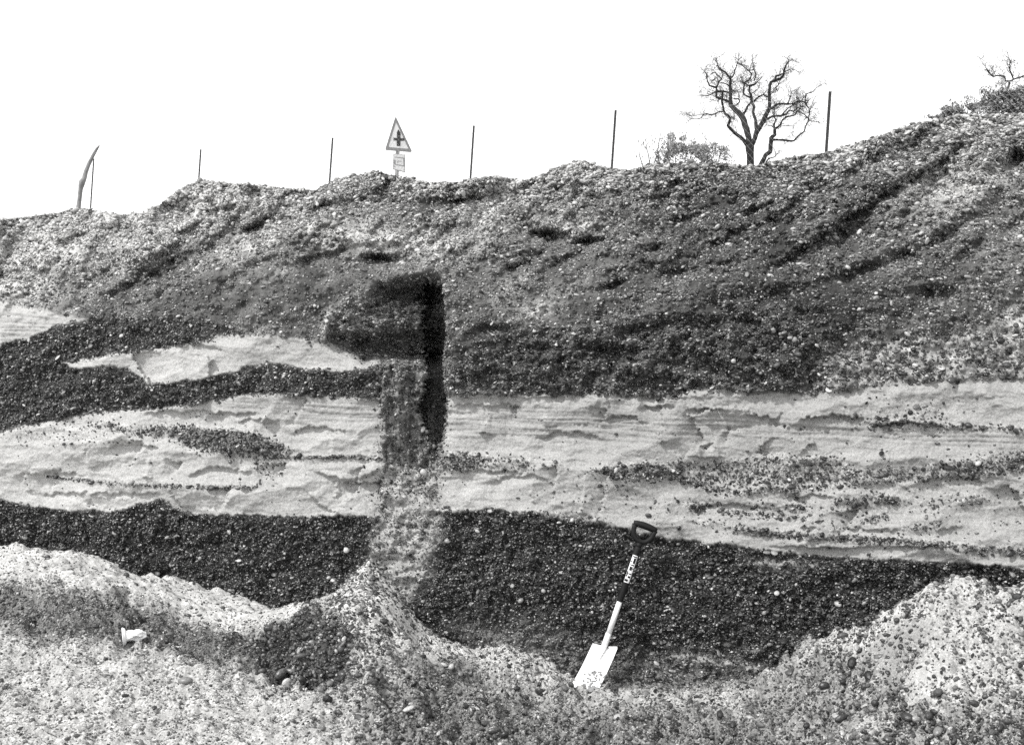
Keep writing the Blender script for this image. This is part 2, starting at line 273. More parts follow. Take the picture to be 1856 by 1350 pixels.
for (cx, cy, rx, ry, dp, an) in [(990, 432, 34, 14, .34, 4), (1068, 441, 30, 7, .2, -6), (690, 473, 30, 10, .22, 8), (1192, 456, 28, 12, .16, -25), (1112, 522, 24, 11, .2, -20),
 (835, 370, 56, 14, .22, -6), (1545, 432, 46, 22, .2, -20), (1712, 432, 26, 14, .11, -35), (1842, 292, 18, 18, .3, 0), (575, 385, 40, 12, .16, -25), (690, 372, 40, 9, .08, 0), (460, 415, 40, 10, .14, -30),
 (330, 480, 70, 20, .14, -25), (130, 440, 30, 12, .14, -20), (250, 520, 90, 14, .10, -20), (590, 470, 60, 12, .14, -15), (1690, 540, 40, 20, .12, 0), (1420, 540, 90, 22, .12, -8), (1040, 470, 60, 10, .12, -25), (1300, 450, 60, 14, .10, -30),
 (950, 480, 50, 10, .1, -25), (520, 360, 30, 10, .1, -30), (1620, 345, 50, 10, .12, -35), (1330, 590, 50, 14, .06, -6), (1450, 570, 40, 14, .06, 8), (1180, 600, 30, 12, .06, -10), (1110, 640, 50, 10, .1, 0), (900, 600, 40, 10, .08, 0), (1560, 500, 60, 16, .12, -15), (1250, 400, 50, 12, .1, -20), (1380, 380, 40, 10, .08, -20), (1500, 340, 40, 10, .08, -30), (1640, 470, 30, 14, .12, 0), (1230, 500, 40, 12, .12, -10)]:
    e = ell(cx, cy, rx, ry, an); e2 = ell(cx, cy-ry*.55, rx*.9, ry*.55, an)
    dep += dp*(.65*e+.6*e2)
# the diagonal scar
tx = (1700-1415)/math.hypot(285, -180); ty = -180/math.hypot(285, -180)
sal = (GA-1415)*tx+(GB-470)*ty+WX; sac = -(GA-1415)*(-ty)*1.0*-1*0+((GA-1415)*(-ty)+(GB-470)*tx)+WY*1.6
scar = sstep(sac, -3, 6)*np.exp(-np.clip(sac, 0, 999)/70)*sstep(sal, -30, 40)*(1-sstep(sal, 260, 420))
dep += .18*scar
dep += .02*fin*np.clip(gr, 0, 1)*(1-sm)

def samp(m, a, b):
    x = np.clip((a-A0)/ST, 0, len(ga)-1.001); y = np.clip((b-B0)/ST, 0, len(gb)-1.001)
    i = x.astype(int); j = y.astype(int); fx = x-i; fy = y-j
    return (m[j, i]*(1-fx)+m[j, i+1]*fx)*(1-fy)+(m[j+1, i]*(1-fx)+m[j+1, i+1]*fx)*fy
def lean(a, b): return .00047*np.clip(1230-b, 0, 2000)
def face_d(a, b):
    a = np.asarray(a, float); b = np.asarray(b, float)
    return D0(np.clip(a, -900, 2800))+lean(a, b)+slope(a, b)+samp(dep, a, b)

# ------------------------------------------------------------------ materials
def mat(name):
    m = bpy.data.materials.new(name); m.use_nodes = True
    return m, m.node_tree, m.node_tree.nodes['Principled BSDF']
def nd(t, ty, **kw):
    n = t.nodes.new(ty)
    for k, v in kw.items(): setattr(n, k, v)
    return n
def noise(t, scale, detail=4, rough=.6):
    n = nd(t, 'ShaderNodeTexNoise'); n.inputs['Scale'].default_value = scale; n.inputs['Detail'].default_value = detail; n.inputs['Roughness'].default_value = rough
    return n
def rampv(t, src, lo, hi, vlo, vhi):
    n = nd(t, 'ShaderNodeMapRange'); n.inputs[1].default_value = lo; n.inputs[2].default_value = hi; n.inputs[3].default_value = vlo; n.inputs[4].default_value = vhi
    t.links.new(src, n.inputs[0]); return n.outputs[0]
def mul(t, a, b, op='MULTIPLY'):
    n = nd(t, 'ShaderNodeMath', operation=op)
    for i, s in enumerate((a, b)):
        if isinstance(s, (int, float)): n.inputs[i].default_value = s
        else: t.links.new(s, n.inputs[i])
    return n.outputs[0]
def earth_mat(name):
    m, t, p = mat(name)
    at_ = nd(t, 'ShaderNodeAttribute', attribute_name='alb'); ag = nd(t, 'ShaderNodeAttribute', attribute_name='gr')
    tc = nd(t, 'ShaderNodeTexCoord')
    n1 = noise(t, 95, 5, .7); n2 = noise(t, 330, 2, .6); vo = nd(t, 'ShaderNodeTexVoronoi'); vo.inputs['Scale'].default_value = 105
    for n in (n1, n2, vo): t.links.new(tc.outputs['Object'], n.inputs['Vector'])
    sp = rampv(t, vo.outputs['Color'], .1, .9, .35, 1.9)                       # grit of many tones
    one = nd(t, 'ShaderNodeMix'); one.data_type = 'FLOAT'
    gcl = mul(t, ag.outputs['Fac'], 1.3); t.links.new(mul(t, gcl, 1.0, 'MINIMUM'), one.inputs[0]); one.inputs[2].default_value = 1.0; t.links.new(sp, one.inputs[3])
    v = mul(t, at_.outputs['Fac'], one.outputs[0])
    v = mul(t, v, rampv(t, n1.outputs['Fac'], .3, .7, .72, 1.26))
    v = mul(t, v, rampv(t, n2.outputs['Fac'], .3, .7, .68, 1.32))
    cc = nd(t, 'ShaderNodeCombineColor')
    for k in range(3): t.links.new(mul(t, v, (1.0, .995, .975)[k]), cc.inputs[k])
    t.links.new(cc.outputs[0], p.inputs['Base Color'])
    p.inputs['Roughness'].default_value = .95; p.inputs['Specular IOR Level'].default_value = .15
    bp = nd(t, 'ShaderNodeBump'); bp.inputs['Strength'].default_value = .8; bp.inputs['Distance'].default_value = .006
    h = mul(t, n1.outputs['Fac'], mul(t, mul(t, vo.outputs['Distance'], ag.outputs['Fac']), -.7), 'ADD')
    t.links.new(h, bp.inputs['Height']); t.links.new(bp.outputs[0], p.inputs['Normal'])
    return m
EARTH = earth_mat('sandy_gravel')
def stone_mat(name):
    m, t, p = mat(name)
    at_ = nd(t, 'ShaderNodeAttribute', attribute_name='alb'); tc = nd(t, 'ShaderNodeTexCoord')
    n1 = noise(t, 180, 4, .65); t.links.new(tc.outputs['Object'], n1.inputs['Vector'])
    v = mul(t, at_.outputs['Fac'], rampv(t, n1.outputs['Fac'], .3, .7, .6, 1.4))
    cc = nd(t, 'ShaderNodeCombineColor')
    for k in range(3): t.links.new(mul(t, v, (1.0, .995, .98)[k]), cc.inputs[k])
    t.links.new(cc.outputs[0], p.inputs['Base Color'])
    p.inputs['Roughness'].default_value = .42; p.inputs['Specular IOR Level'].default_value = .5
    return m
STONE = stone_mat('flint')
def plain(name, v, rough=.7, metal=0, var=.2, scale=40, spec=.4):
    m, t, p = mat(name)
    tc = nd(t, 'ShaderNodeTexCoord'); n1 = noise(t, scale, 5, .65); t.links.new(tc.outputs['Object'], n1.inputs['Vector'])
    val = rampv(t, n1.outputs['Fac'], .3, .7, v*(1-var), v*(1+var))
    t.links.new(val, p.inputs['Base Color'])
    p.inputs['Roughness'].default_value = rough; p.inputs['Metallic'].default_value = metal; p.inputs['Specular IOR Level'].default_value = spec
    return m
M_BLACK = plain('black_plastic', .008, .65, spec=.25)
M_STEEL = plain('bright_steel', .80, .55, .25, .10, 25)
M_BLADE = plain('polished_blade', .86, .5, .1, .06, 18)
M_MUD = plain('dried_sand', .20, .95, 0, .5, 60, .1)
M_WHITE = plain('white_plastic', .82, .5, 0, .05, 30)
M_POST = plain('dark_steel_post', .03, .7, 0, .3, 30)
M_WIRE = plain('galvanised_wire', .30, .6, 0, .1, 30)
M_RED = plain('sign_border', .24, .5, 0, .25, 14)
M_SIGNBLK = plain('sign_symbol', .03, .5, 0, .3, 20)
M_SIGNW = plain('sign_face', .80, .6, 0, .04, 20)
M_FAINT = plain('faded_ink', .30, .7, 0, .3, 20)
M_BARK = plain('bark', .025, .9, 0, .5, 9)
M_DEADWOOD = plain('bleached_wood', .22, .9, 0, .4, 22)
M_LEAF = plain('leaf', .22, .7, 0, .4, 6)
M_STEM = plain('stem', .07, .8, 0, .3, 10)
M_TURF = plain('rough_turf', .09, .95, 0, .5, 3)

# ------------------------------------------------------------------ mesh helpers
def mesh_np(name, co, quads=None, tris=None, attrs=None, smooth=True, material=None, link=True):
    me = bpy.data.meshes.new(name)
    me.vertices.add(len(co)); me.vertices.foreach_set('co', np.ascontiguousarray(co, np.float32).ravel())
    parts = []; sizes = []
    if quads is not None and len(quads): parts.append(quads.ravel()); sizes.append(np.full(len(quads), 4))
    if tris is not None and len(tris): parts.append(tris.ravel()); sizes.append(np.full(len(tris), 3))
    idx = np.concatenate(parts).astype(np.int32); sz = np.concatenate(sizes)
    me.loops.add(len(idx)); me.loops.foreach_set('vertex_index', idx)
    me.polygons.add(len(sz)); st = np.concatenate([[0], np.cumsum(sz)[:-1]]).astype(np.int32)
    me.polygons.foreach_set('loop_start', st)
    me.polygons.foreach_set('use_smooth', np.full(len(sz), smooth))
    for k, v in (attrs or {}).items():
        at_ = me.attributes.new(k, 'FLOAT', 'POINT'); at_.data.foreach_set('value', np.ascontiguousarray(v, np.float32).ravel())
    me.update(calc_edges=True); me.validate()
    if material: me.materials.append(material)
    o = bpy.data.objects.new(name, me)
    if link: C.objects.link(o)
    return o
def grid_quads(nr, nc):
    i = np.arange(nr*nc).reshape(nr, nc)
    return np.stack([i[:-1, :-1], i[1:, :-1], i[1:, 1:], i[:-1, 1:]], -1).reshape(-1, 4)
def tag(o, label=None, cat=None, group=None, kind=None):
    for k, v in (('label', label), ('category', cat), ('group', group), ('kind', kind)):
        if v: o[k] = v
    return o
def empty(name, loc, label, cat, group=None):
    o = bpy.data.objects.new(name, None); C.objects.link(o); o.location = loc; o.empty_display_size = .1
    return tag(o, label, cat, group)
class MB:
    def __init__(s): s.v = []; s.f = []
    def add(s, vs, fs):
        n = len(s.v); s.v += [tuple(p) for p in vs]; s.f += [tuple(i+n for i in f) for f in fs]
    def tube(s, pts, rs, n=6, cap=True):
        pts = [Vector(p) for p in pts]; N = len(s.v); ref = None
        for k, p in enumerate(pts):
            d = (pts[min(k+1, len(pts)-1)]-pts[max(k-1, 0)])
            d = d.normalized() if d.length > 1e-9 else Vector((0, 0, 1))
            if ref is None: ref = d.orthogonal().normalized()
            ref = (ref-d*ref.dot(d)); ref = ref.normalized() if ref.length > 1e-6 else d.orthogonal().normalized()
            q = d.cross(ref); r = rs[k] if isinstance(rs, (list, tuple)) else rs
            for j in range(n):
                t = 2*math.pi*j/n; s.v.append(tuple(p+ref*(math.cos(t)*r)+q*(math.sin(t)*r)))
        for k in range(len(pts)-1):
            for j in range(n):
                a = N+k*n+j; b = N+k*n+(j+1) % n; s.f.append((a, b, b+n, a+n))
        if cap:
            s.f.append(tuple(N+j for j in range(n))[::-1]); s.f.append(tuple(N+(len(pts)-1)*n+j for j in range(n)))
    def box(s, c, x, y, z):       # centre and three half-axis vectors
        c = Vector(c); vs = [c+x*i+y*j+z*k for k in (-1, 1) for j in (-1, 1) for i in (-1, 1)]
        s.add(vs, [(0, 2, 3, 1), (4, 5, 7, 6), (0, 1, 5, 4), (2, 6, 7, 3), (0, 4, 6, 2), (1, 3, 7, 5)])
    def prism(s, pts, nrm):       # polygon extruded by a vector
        n = len(pts); pts = [Vector(p) for p in pts]
        s.add(pts+[p+nrm for p in pts], [tuple(range(n))[::-1], tuple(range(n, 2*n))]+[(k, (k+1) % n, n+(k+1) % n, n+k) for k in range(n)])
    def build(s, name, m, parent=None, smooth=False, origin=None):
        o0 = Vector(origin) if origin is not None else Vector((0, 0, 0))
        if parent is not None: o0 = Vector(parent.matrix_basis.translation) if parent.type == 'EMPTY' else Vector(parent.get('wo', (0, 0, 0)))
        me = bpy.data.meshes.new(name); me.from_pydata([tuple(Vector(p)-o0) for p in s.v], [], s.f); me.update()
        if smooth: me.polygons.foreach_set('use_smooth', [True]*len(me.polygons))
        me.materials.append(m)
        o = bpy.data.objects.new(name, me); C.objects.link(o)
        if parent is not None: o.parent = parent
        else: o.location = o0
        return o

# ------------------------------------------------------------------ pit face
def spaced(lo, hi, step, left, right, growth=1.12, first=6):
    c = list(np.arange(lo, hi+.1, step)); L = []; s = first; x = lo
    while x > left: x -= s; s = min(s*growth, 900); L.append(x)
    R = []; s = first; x = hi
    while x < right: x += s; s = min(s*growth, 900); R.append(x)
    return np.array(L[::-1]+c+R)
ca = spaced(-60, 1920, 1.9, -2600, 4500)
NR = 560
crest = line(CREST, ca)+2.2*fbm(ca/16, ca*0+.5, 3, 91)+1.2*fbm(ca/5, ca*0+.5, 2, 92)
tt = np.linspace(0, 1, NR)
FB = crest[None, :]+(1300-crest[None, :])*tt[:, None]
FA = np.repeat(ca[None, :], NR, 0)
FD = face_d(FA, FB)
def pts3(a, b, d):
    u, v = uv(a, b); return np.stack([u*d/F, d, EYE+v*d/F], -1)
FP = pts3(FA, FB, FD)
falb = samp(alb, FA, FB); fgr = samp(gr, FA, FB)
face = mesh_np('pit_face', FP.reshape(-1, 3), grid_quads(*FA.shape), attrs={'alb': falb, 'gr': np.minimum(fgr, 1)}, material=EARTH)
tag(face, kind='structure', label='tall gravel pit face with pale sand bands and dark pebble layers', cat='pit face')

# plateau behind the crest
cp = FP[0]; rows = [cp.copy()]
for s in (.03, .08, .16, .3, .5, .8, 1.3, 2, 3, 4.5, 6.5, 9, 12, 16, 22, 30, 45, 80, 160, 400):
    k = min(1, s/17)**1.5
    d = cp[:, 1]+s; z = cp[:, 2]*(1-k)+3.75*k-.05*min(1, s/.4)+(.02*np.sin(cp[:, 0]*5+s*3) if s > .1 else 0)
    rows.append(np.stack([cp[:, 0]*d/cp[:, 1], d, z], -1))
PL = np.array(rows)
plat = mesh_np('upper_ground', PL.reshape(-1, 3), grid_quads(len(rows), len(ca)), attrs={'alb': np.full(PL.shape[:2], .2), 'gr': np.full(PL.shape[:2], .7)}, material=EARTH)
tag(plat, kind='structure')

# ------------------------------------------------------------------ pit floor with its heaps
def fd1(a, b): return float(D0(a)+lean(np.array(b), np.array(b))+slope(np.array(float(a)), np.array(float(b))))
ctl = []
def cpt(a, b, d, behind=0):
    p = at(a, b, d); ctl.append((p.x, p.y, p.z))
    if behind: ctl.append((p.x*(d+behind)/d, d+behind, p.z-.02))
for a, b, off in [(-250, 985, 0), (0, 986, 0), (100, 990, 0), (180, 1004, 0), (240, 1038, 0), (340, 1052, 0), (430, 1075, 0), (530, 1096, 0), (590, 1078, -.04), (640, 1042, -.06),
                  (670, 1008, -.04), (692, 1028, -.04), (720, 1070, -.05), (747, 1110, -.06), (768, 1130, -.05), (850, 1166, -.03), (930, 1170, -.02), (1030, 1216, 0), (1060, 1236, 0), (1130, 1232, 0), (1250, 1228, 0), (1370, 1220, 0)]:
    cpt(a, b, fd1(a, b)+off+.03, .5)
for a, b, d in [(690, 1075, 7.17), (730, 1112, 7.14), (640, 1110, 6.93), (690, 1130, 6.92), (700, 1180, 6.74), (600, 1195, 6.72), (765, 1165, 7.1), (640, 1080, 7.12), (-200, 1180, 6.8), (0, 1180, 6.7), (0, 1350, 5.5), (-250, 1350, 5.4), (400, 1350, 5.68), (800, 1350, 5.9), (1200, 1350, 6.08),
                (300, 1130, 7.08), (450, 1200, 6.72), (200, 1250, 6.28), (150, 1065, 7.2), (400, 1128, 7.1), (540, 1140, 7.0), (800, 1250, 6.76), (1000, 1262, 6.82), (1080, 1262, 6.86), (900, 1200, 7.1), (1250, 1270, 6.8), (1000, 1310, 6.42), (600, 1290, 6.2),
                (1385, 1224, 6.95), (1480, 1156, 6.75), (1600, 1112, 6.5), (1700, 1059, 6.35), (1740, 1049, 6.3), (1800, 1060, 6.22), (1856, 1073, 6.16), (2100, 1062, 6.1), (1856, 1200, 5.85), (1856, 1345, 5.45), (1620, 1340, 5.75), (1640, 1215, 6.12), (1420, 1330, 6.08), (2100, 1250, 5.6), (1500, 1250, 6.4)]:
    cpt(a, b, d)
ctl += [(1.55, 7.0, .2), (1.9, 6.98, .30), (2.25, 6.9, .40), (2.7, 6.82, .45), (3.3, 6.8, .5), (2.0, 6.78, .42), (2.45, 6.66, .6),
        (-6, 3, 0), (0, 3, 0), (6, 3, .1), (-4.5, 5, .02), (4.2, 5, .25), (-5.5, 8, .55), (5.5, 7, .7), (0, 1, 0), (-3, 1, 0), (3, 1, 0), (-5.5, 9.3, .6), (0, 9, .3), (5.5, 8.5, .6), (-2, 4.2, 0), (2, 4.2, .03)]
ctl = np.array(ctl)
def tps(r2): return np.where(r2 > 1e-12, .5*r2*np.log(np.maximum(r2, 1e-12)), 0)
n = len(ctl); K = tps(((ctl[:, None, :2]-ctl[None, :, :2])**2).sum(-1))+np.eye(n)*2e-4
Pm = np.concatenate([np.ones((n, 1)), ctl[:, :2]], 1)
sol = np.linalg.solve(np.block([[K, Pm], [Pm.T, np.zeros((3, 3))]]), np.concatenate([ctl[:, 2], np.zeros(3)]))
CX0, CX1, CY0, CY1, CS = -6.0, 6.0, 1.0, 9.4, .04
cgx = np.arange(CX0, CX1+.01, CS); cgy = np.arange(CY0, CY1+.01, CS); CGX, CGY = np.meshgrid(cgx, cgy)
cz = (sol[n]+sol[n+1]*CGX+sol[n+2]*CGY)
for k in range(n): cz = cz+sol[k]*tps((CGX-ctl[k, 0])**2+(CGY-ctl[k, 1])**2)
cz = np.clip(cz, -.12, 1.3)
def gsm(x, y):
    fx = np.clip((x-CX0)/CS, 0, len(cgx)-1.001); fy = np.clip((y-CY0)/CS, 0, len(cgy)-1.001)
    i = fx.astype(int); j = fy.astype(int); fx = fx-i; fy = fy-j
    z = (cz[j, i]*(1-fx)+cz[j, i+1]*fx)*(1-fy)+(cz[j+1, i]*(1-fx)+cz[j+1, i+1]*fx)*fy
    far = np.maximum(np.maximum(np.abs(x)-5, 0)/6, np.maximum(2-y, 0)/3)
    return z*np.exp(-far)

# zones of the floor (traced from above the floor, in the same across/down coordinates)
galb = np.full(GA.shape, .40)*np.exp(.22*fbm(GA/120, GB/30, 4, 101)+.12*mid); ggr = np.full(GA.shape, .42)+.25*fbm(GA/90, GB/30, 3, 103); gtone = np.full(GA.shape, .27); rough_ = np.full(GA.shape, .60)
def zone(pts, al, g, to, ro, soft=10, warp=2.2):
    global galb, ggr, gtone, rough_
    m = poly(pts, soft, warp)
    galb = lay(galb, al*np.exp(.30*mid+.2*big), m); ggr = lay(ggr, g*(1+.5*mid), m); gtone = lay(gtone, to, m); rough_ = lay(rough_, ro, m)
zone([(-300, 1052), (0, 1052), (150, 1066), (250, 1090), (400, 1130), (520, 1142), (500, 1195), (400, 1212), (300, 1185), (200, 1170), (100, 1160), (0, 1140), (-300, 1150)], .14, .9, .10, 1.0)
zone([(-300, 960), (0, 975), (100, 980), (190, 995), (250, 1030), (340, 1042), (430, 1062), (570, 1085), (560, 1128), (450, 1128), (370, 1114), (250, 1082), (150, 1060), (60, 1052), (0, 1050), (-300, 1040)], .50, .18, .22, .45)
zone([(590, 1085), (640, 1040), (672, 980), (720, 1000), (760, 1100), (748, 1120), (700, 1190), (640, 1230), (590, 1180), (565, 1120)], .42, .6, .10, .6)
zone([(540, 1125), (600, 1105), (625, 1150), (640, 1200), (620, 1245), (560, 1240), (500, 1220), (430, 1195), (480, 1150)], .07, 1.0, .06, 2.3)
zone([(690, 1045), (722, 1050), (768, 1124), (850, 1160), (935, 1168), (860, 1200), (740, 1165), (705, 1105)], .46, .22, .10, .3, 8)
zone([(730, 1155), (850, 1165), (932, 1166), (1030, 1212), (1062, 1240), (1000, 1256), (900, 1220), (760, 1215)], .50, .35, .11, .5, 8)
zone([(620, 1235), (700, 1212), (800, 1205), (900, 1225), (1050, 1262), (1380, 1255), (1500, 1300), (1500, 1400), (720, 1400), (650, 1310)], .17, .8, .10, 1.8, 44)
zone([(760, 1215), (860, 1205), (900, 1230), (860, 1250), (780, 1245)], .12, .7, .08, 1.0, 10)
zone([(1068, 1215), (1180, 1180), (1380, 1205), (1372, 1232), (1200, 1246), (1130, 1238)], .06, .9, .06, .4)
zone([(1075, 1244), (1200, 1252), (1350, 1250), (1340, 1292), (1100, 1280)], .38, .35, .09, .5)
zone([(1360, 1235), (1480, 1158), (1600, 1112), (1660, 1075), (1665, 1180), (1620, 1300), (1450, 1360), (1340, 1310)], .23, .6, .10, 1.7)
zone([(1480, 1165), (1600, 1116), (1700, 1060), (1650, 1150), (1560, 1180)], .45, .5, .10, .7)
zone([(1650, 1085), (1700, 1040), (1760, 1020), (2152, 1030), (2152, 1250), (1700, 1268), (1655, 1240), (1660, 1150)], .37, .38, .10, 1.0, 30)
zone([(1610, 1290), (1720, 1262), (2152, 1225), (2152, 1400), (1500, 1400)], .26, .65, .10, 1.5)
zone([(1630, 1225), (1680, 1205), (1750, 1205), (1720, 1245), (1650, 1260)], .40, .08, .12, .2, 18)
zone([(1560, 1175), (1640, 1130), (1720, 1140), (1690, 1165), (1640, 1180), (1600, 1230)], .30, .15, .11, .2, 10)
galb = np.clip(galb*.88, .02, .52); ggr = np.clip(ggr*np.clip(1+1.3*fbm(GA/40, GB/18, 4, 105), .15, 1.8), 0, 1.2); gtone = gtone*.72
gdx = spaced(-3.5, 3.4, .0085, -60, 60, 1.25, .02); gdy = np.concatenate([spaced(4.75, 8.15, .0085, -60, 8.2, 1.25, .02)])
gdy = gdy[gdy < 8.6]
GX, GY = np.meshgrid(gdx, gdy)
debris = poly([(540, 1125), (600, 1110), (620, 1150), (640, 1200), (620, 1245), (560, 1240), (500, 1220), (430, 1195), (480, 1150)], 14, 2)
def bump(x, y, rr):
    lum = fbm(x*2.2, y*2.2, 4, 111)*.07+fbm(x*5, y*5, 4, 113, .5)*.08+np.abs(fbm(x*7.5, y*7.5, 3, 115, .45))*.10-.03
    return lum*rr+fbm(x*40, y*40, 2, 117)*.006
GZ0 = gsm(GX, GY)
yy = np.maximum(GY, .5); gpa, gpb = pix(GX, yy, GZ0)
gpa = gpa+14*fbm(GX*6, GY*6, 3, 141)*np.clip(GY-4, 0, 1); gpb = gpb+9*fbm(GX*7, GY*9, 4, 143, .6)*np.clip(GY-4, 0, 1)*sstep(gpb, 1010, 1060)
gpa = np.clip(gpa, A0, A1-4); gpb = np.clip(gpb, B0, B1-4)
inr = (GY > 3)
fade = np.exp(-np.maximum(0, 4.5-GY))
GZ = GZ0+bump(GX, GY, samp(rough_, gpa, gpb))*fade
# the slumped block on the right-hand heap and its undercut edge
bx, by = at(1640, 1225, 6.1).x, 6.1
sx = (GX-bx+.02*fbm(GX*9, GY*9, 2, 121)); m_ = np.exp(-((GY-by)/.16)**2)
GZ += m_*.04*sstep(sx, -.02, .02)*np.exp(-np.clip(sx, 0, 9)/.22)-m_*.05*np.exp(-((sx+.03)/.03)**2)
def slit(a, b, d, ang, L, dp):
    global GZ
    p = at(a, b, d); c, s = math.cos(ang), math.sin(ang); X = GX-p.x; Y = GY-p.y
    al = X*c+Y*s; ac = -X*s+Y*c+.02*fbm(GX*12, GY*12, 2, 131)
    GZ += dp*np.exp(-(al/L)**2)*(sstep(ac, -.01, .015)*np.exp(-np.clip(ac, 0, 9)/.09)-.6*np.exp(-((ac+.02)/.022)**2))
slit(1625, 1305, 5.85, .9, .12, .05); slit(1580, 1335, 5.8, .5, .15, .04); slit(1480, 1210, 6.55, .9, .12, .04); slit(1500, 1270, 6.3, .8, .14, .035)
slit(570, 1215, 6.75, -.2, .18, .07); slit(520, 1180, 6.85, .1, .14, .06); slit(480, 1205, 6.7, .2, .16, .05); slit(300, 1190, 6.65, 0, .2, .04); slit(140, 1145, 6.9, 0, .14, .05)
slit(830, 1215, 6.95, .1, .14, .05); slit(760, 1205, 6.85, .3, .1, .04); slit(940, 1235, 6.95, -.2, .12, .05); slit(820, 1290, 6.4, .1, .2, .05); slit(1150, 1310, 6.35, 0, .1, .05); slit(1350, 1290, 6.4, .2, .15, .05); slit(960, 1330, 6.1, 0, .2, .04)
nyq, nxq = GX.shape
gal = samp(galb, gpa, gpb); ggr_v = samp(ggr, gpa, gpb)
GP = np.stack([GX, GY, GZ], -1)
q = grid_quads(nyq, nxq)[:, ::-1]
# the heaps are cut out as their own pieces of terrain
heaps = {'gravel_cone': [(580, 1100), (640, 1020), (672, 980), (720, 1000), (760, 1090), (790, 1125), (820, 1160), (740, 1210), (640, 1250), (540, 1250), (440, 1200), (500, 1140)],
         'sand_bank': [(-300, 900), (0, 960), (190, 980), (340, 1030), (575, 1080), (560, 1130), (370, 1118), (250, 1086), (150, 1064), (0, 1052), (-300, 1050)],
         'gravel_heap': [(1370, 1240), (1480, 1140), (1600, 1090), (1700, 1030), (1760, 1000), (2152, 1000), (2152, 1400), (1420, 1400), (1400, 1320)]}
lab = np.zeros(GX.shape, int)
for k, (nm, pl) in enumerate(heaps.items()):
    hm = samp(poly(pl, 0, 1.0), gpa, gpb) > .5
    lab[hm & (GY > 4.6)] = k+1
lq = lab.ravel()[q[:, 0]]
hl = {'gravel_cone': 'cone of fallen pebbles below the gully in the face', 'sand_bank': 'pale smooth sand bank along the foot of the face at left', 'gravel_heap': 'large pale gravel heap in the right foreground'}
for k, nm in enumerate(['ground']+list(heaps)):
    qs = q[lq == k]; used, inv = np.unique(qs.ravel(), return_inverse=True)
    o = mesh_np(nm, GP.reshape(-1, 3)[used], inv.reshape(-1, 4), attrs={'alb': gal.ravel()[used], 'gr': np.minimum(ggr_v.ravel()[used], 1)}, material=EARTH)
    tag(o, kind='structure')
    if nm in hl: tag(o, hl[nm], nm.replace('_', ' '))
def ground_z(x, y):
    i = np.clip(np.searchsorted(gdx, x)-1, 0, len(gdx)-2); j = np.clip(np.searchsorted(gdy, y)-1, 0, len(gdy)-2)
    fx = (x-gdx[i])/(gdx[i+1]-gdx[i]); fy = np.clip((y-gdy[j])/(gdy[j+1]-gdy[j]), 0, 1)
    return (GZ[j, i]*(1-fx)+GZ[j, i+1]*fx)*(1-fy)+(GZ[j+1, i]*(1-fx)+GZ[j+1, i+1]*fx)*fy
def on_ground(a, b):            # where the sight line of a photo pixel meets the floor
    for d in np.arange(4.5, 8.4, .01):
        p = at(a, b, d)
        if p.z < ground_z(np.array(p.x), np.array(p.y)): return p
    return at(a, b, 7)

# ------------------------------------------------------------------ gravel: real pebbles
def ico(sub):
    t = (1+5**.5)/2
    v = np.array([(-1, t, 0), (1, t, 0), (-1, -t, 0), (1, -t, 0), (0, -1, t), (0, 1, t), (0, -1, -t), (0, 1, -t), (t, 0, -1), (t, 0, 1), (-t, 0, -1), (-t, 0, 1)], float)
    f = [(0, 11, 5), (0, 5, 1), (0, 1, 7), (0, 7, 10), (0, 10, 11), (1, 5, 9), (5, 11, 4), (11, 10, 2), (10, 7, 6), (7, 1, 8), (3, 9, 4), (3, 4, 2), (3, 2, 6), (3, 6, 8), (3, 8, 9), (4, 9, 5), (2, 4, 11), (6, 2, 10), (8, 6, 7), (9, 8, 1)]
    v /= np.linalg.norm(v, axis=1)[:, None]; v = [tuple(x) for x in v]
    for _ in range(sub):
        cache = {}; nf = []
        def midp(i, j):
            k = (min(i, j), max(i, j))
            if k not in cache:
                m = np.array(v[i])+np.array(v[j]); m /= np.linalg.norm(m); v.append(tuple(m)); cache[k] = len(v)-1
            return cache[k]
        for a, b, c in f:
            x, y, z = midp(a, b), midp(b, c), midp(c, a); nf += [(a, x, z), (b, y, x), (c, z, y), (x, y, z)]
        f = nf
    return np.array(v), np.array(f)
ICO = {0: ico(0), 1: ico(1), 2: ico(2)}
def pebbles(pos, nrm, size, albs, flat, sub):
    V, Fc = ICO[sub]; n = len(pos); nv = len(V)
    up = np.array([0, 0, 1.0])*.65+nrm*.5+rng.normal(0, .28, (n, 3)); up /= np.linalg.norm(up, axis=1)[:, None]
    r = rng.normal(0, 1, (n, 3)); e1 = np.cross(up, r); e1 /= np.linalg.norm(e1, axis=1)[:, None]; e2 = np.cross(up, e1)
    sx = size*.5*rng.uniform(.9, 1.45, n); sy = size*.5*rng.uniform(.6, 1.0, n); sz = size*.5*flat*rng.uniform(.6, 1.3, n)
    dirs = rng.normal(0, 1, (n, 3, 3)); dirs /= np.linalg.norm(dirs, axis=2)[..., None]
    bumpf = np.ones((n, nv))
    for k in range(3):
        dt = np.einsum('vj,nj->nv', V, dirs[:, k]); bumpf += (.20*np.clip(dt, 0, 1)**2-.26*(np.clip(dt, .45, 1)-.45))*rng.uniform(-.4, 1.2, (n, 1))
    if sub == 0: bumpf *= rng.uniform(.86, 1.14, (n, nv))
    L = V[None]*bumpf[..., None]
    co = pos[:, None]+L[..., 0:1]*(e1*sx[:, None])[:, None]+L[..., 1:2]*(e2*sy[:, None])[:, None]+L[..., 2:3]*(up*sz[:, None])[:, None]
    f = (Fc[None]+(np.arange(n)*nv)[:, None, None])
    return co.reshape(-1, 3), f.reshape(-1, 3), np.repeat(albs, nv)
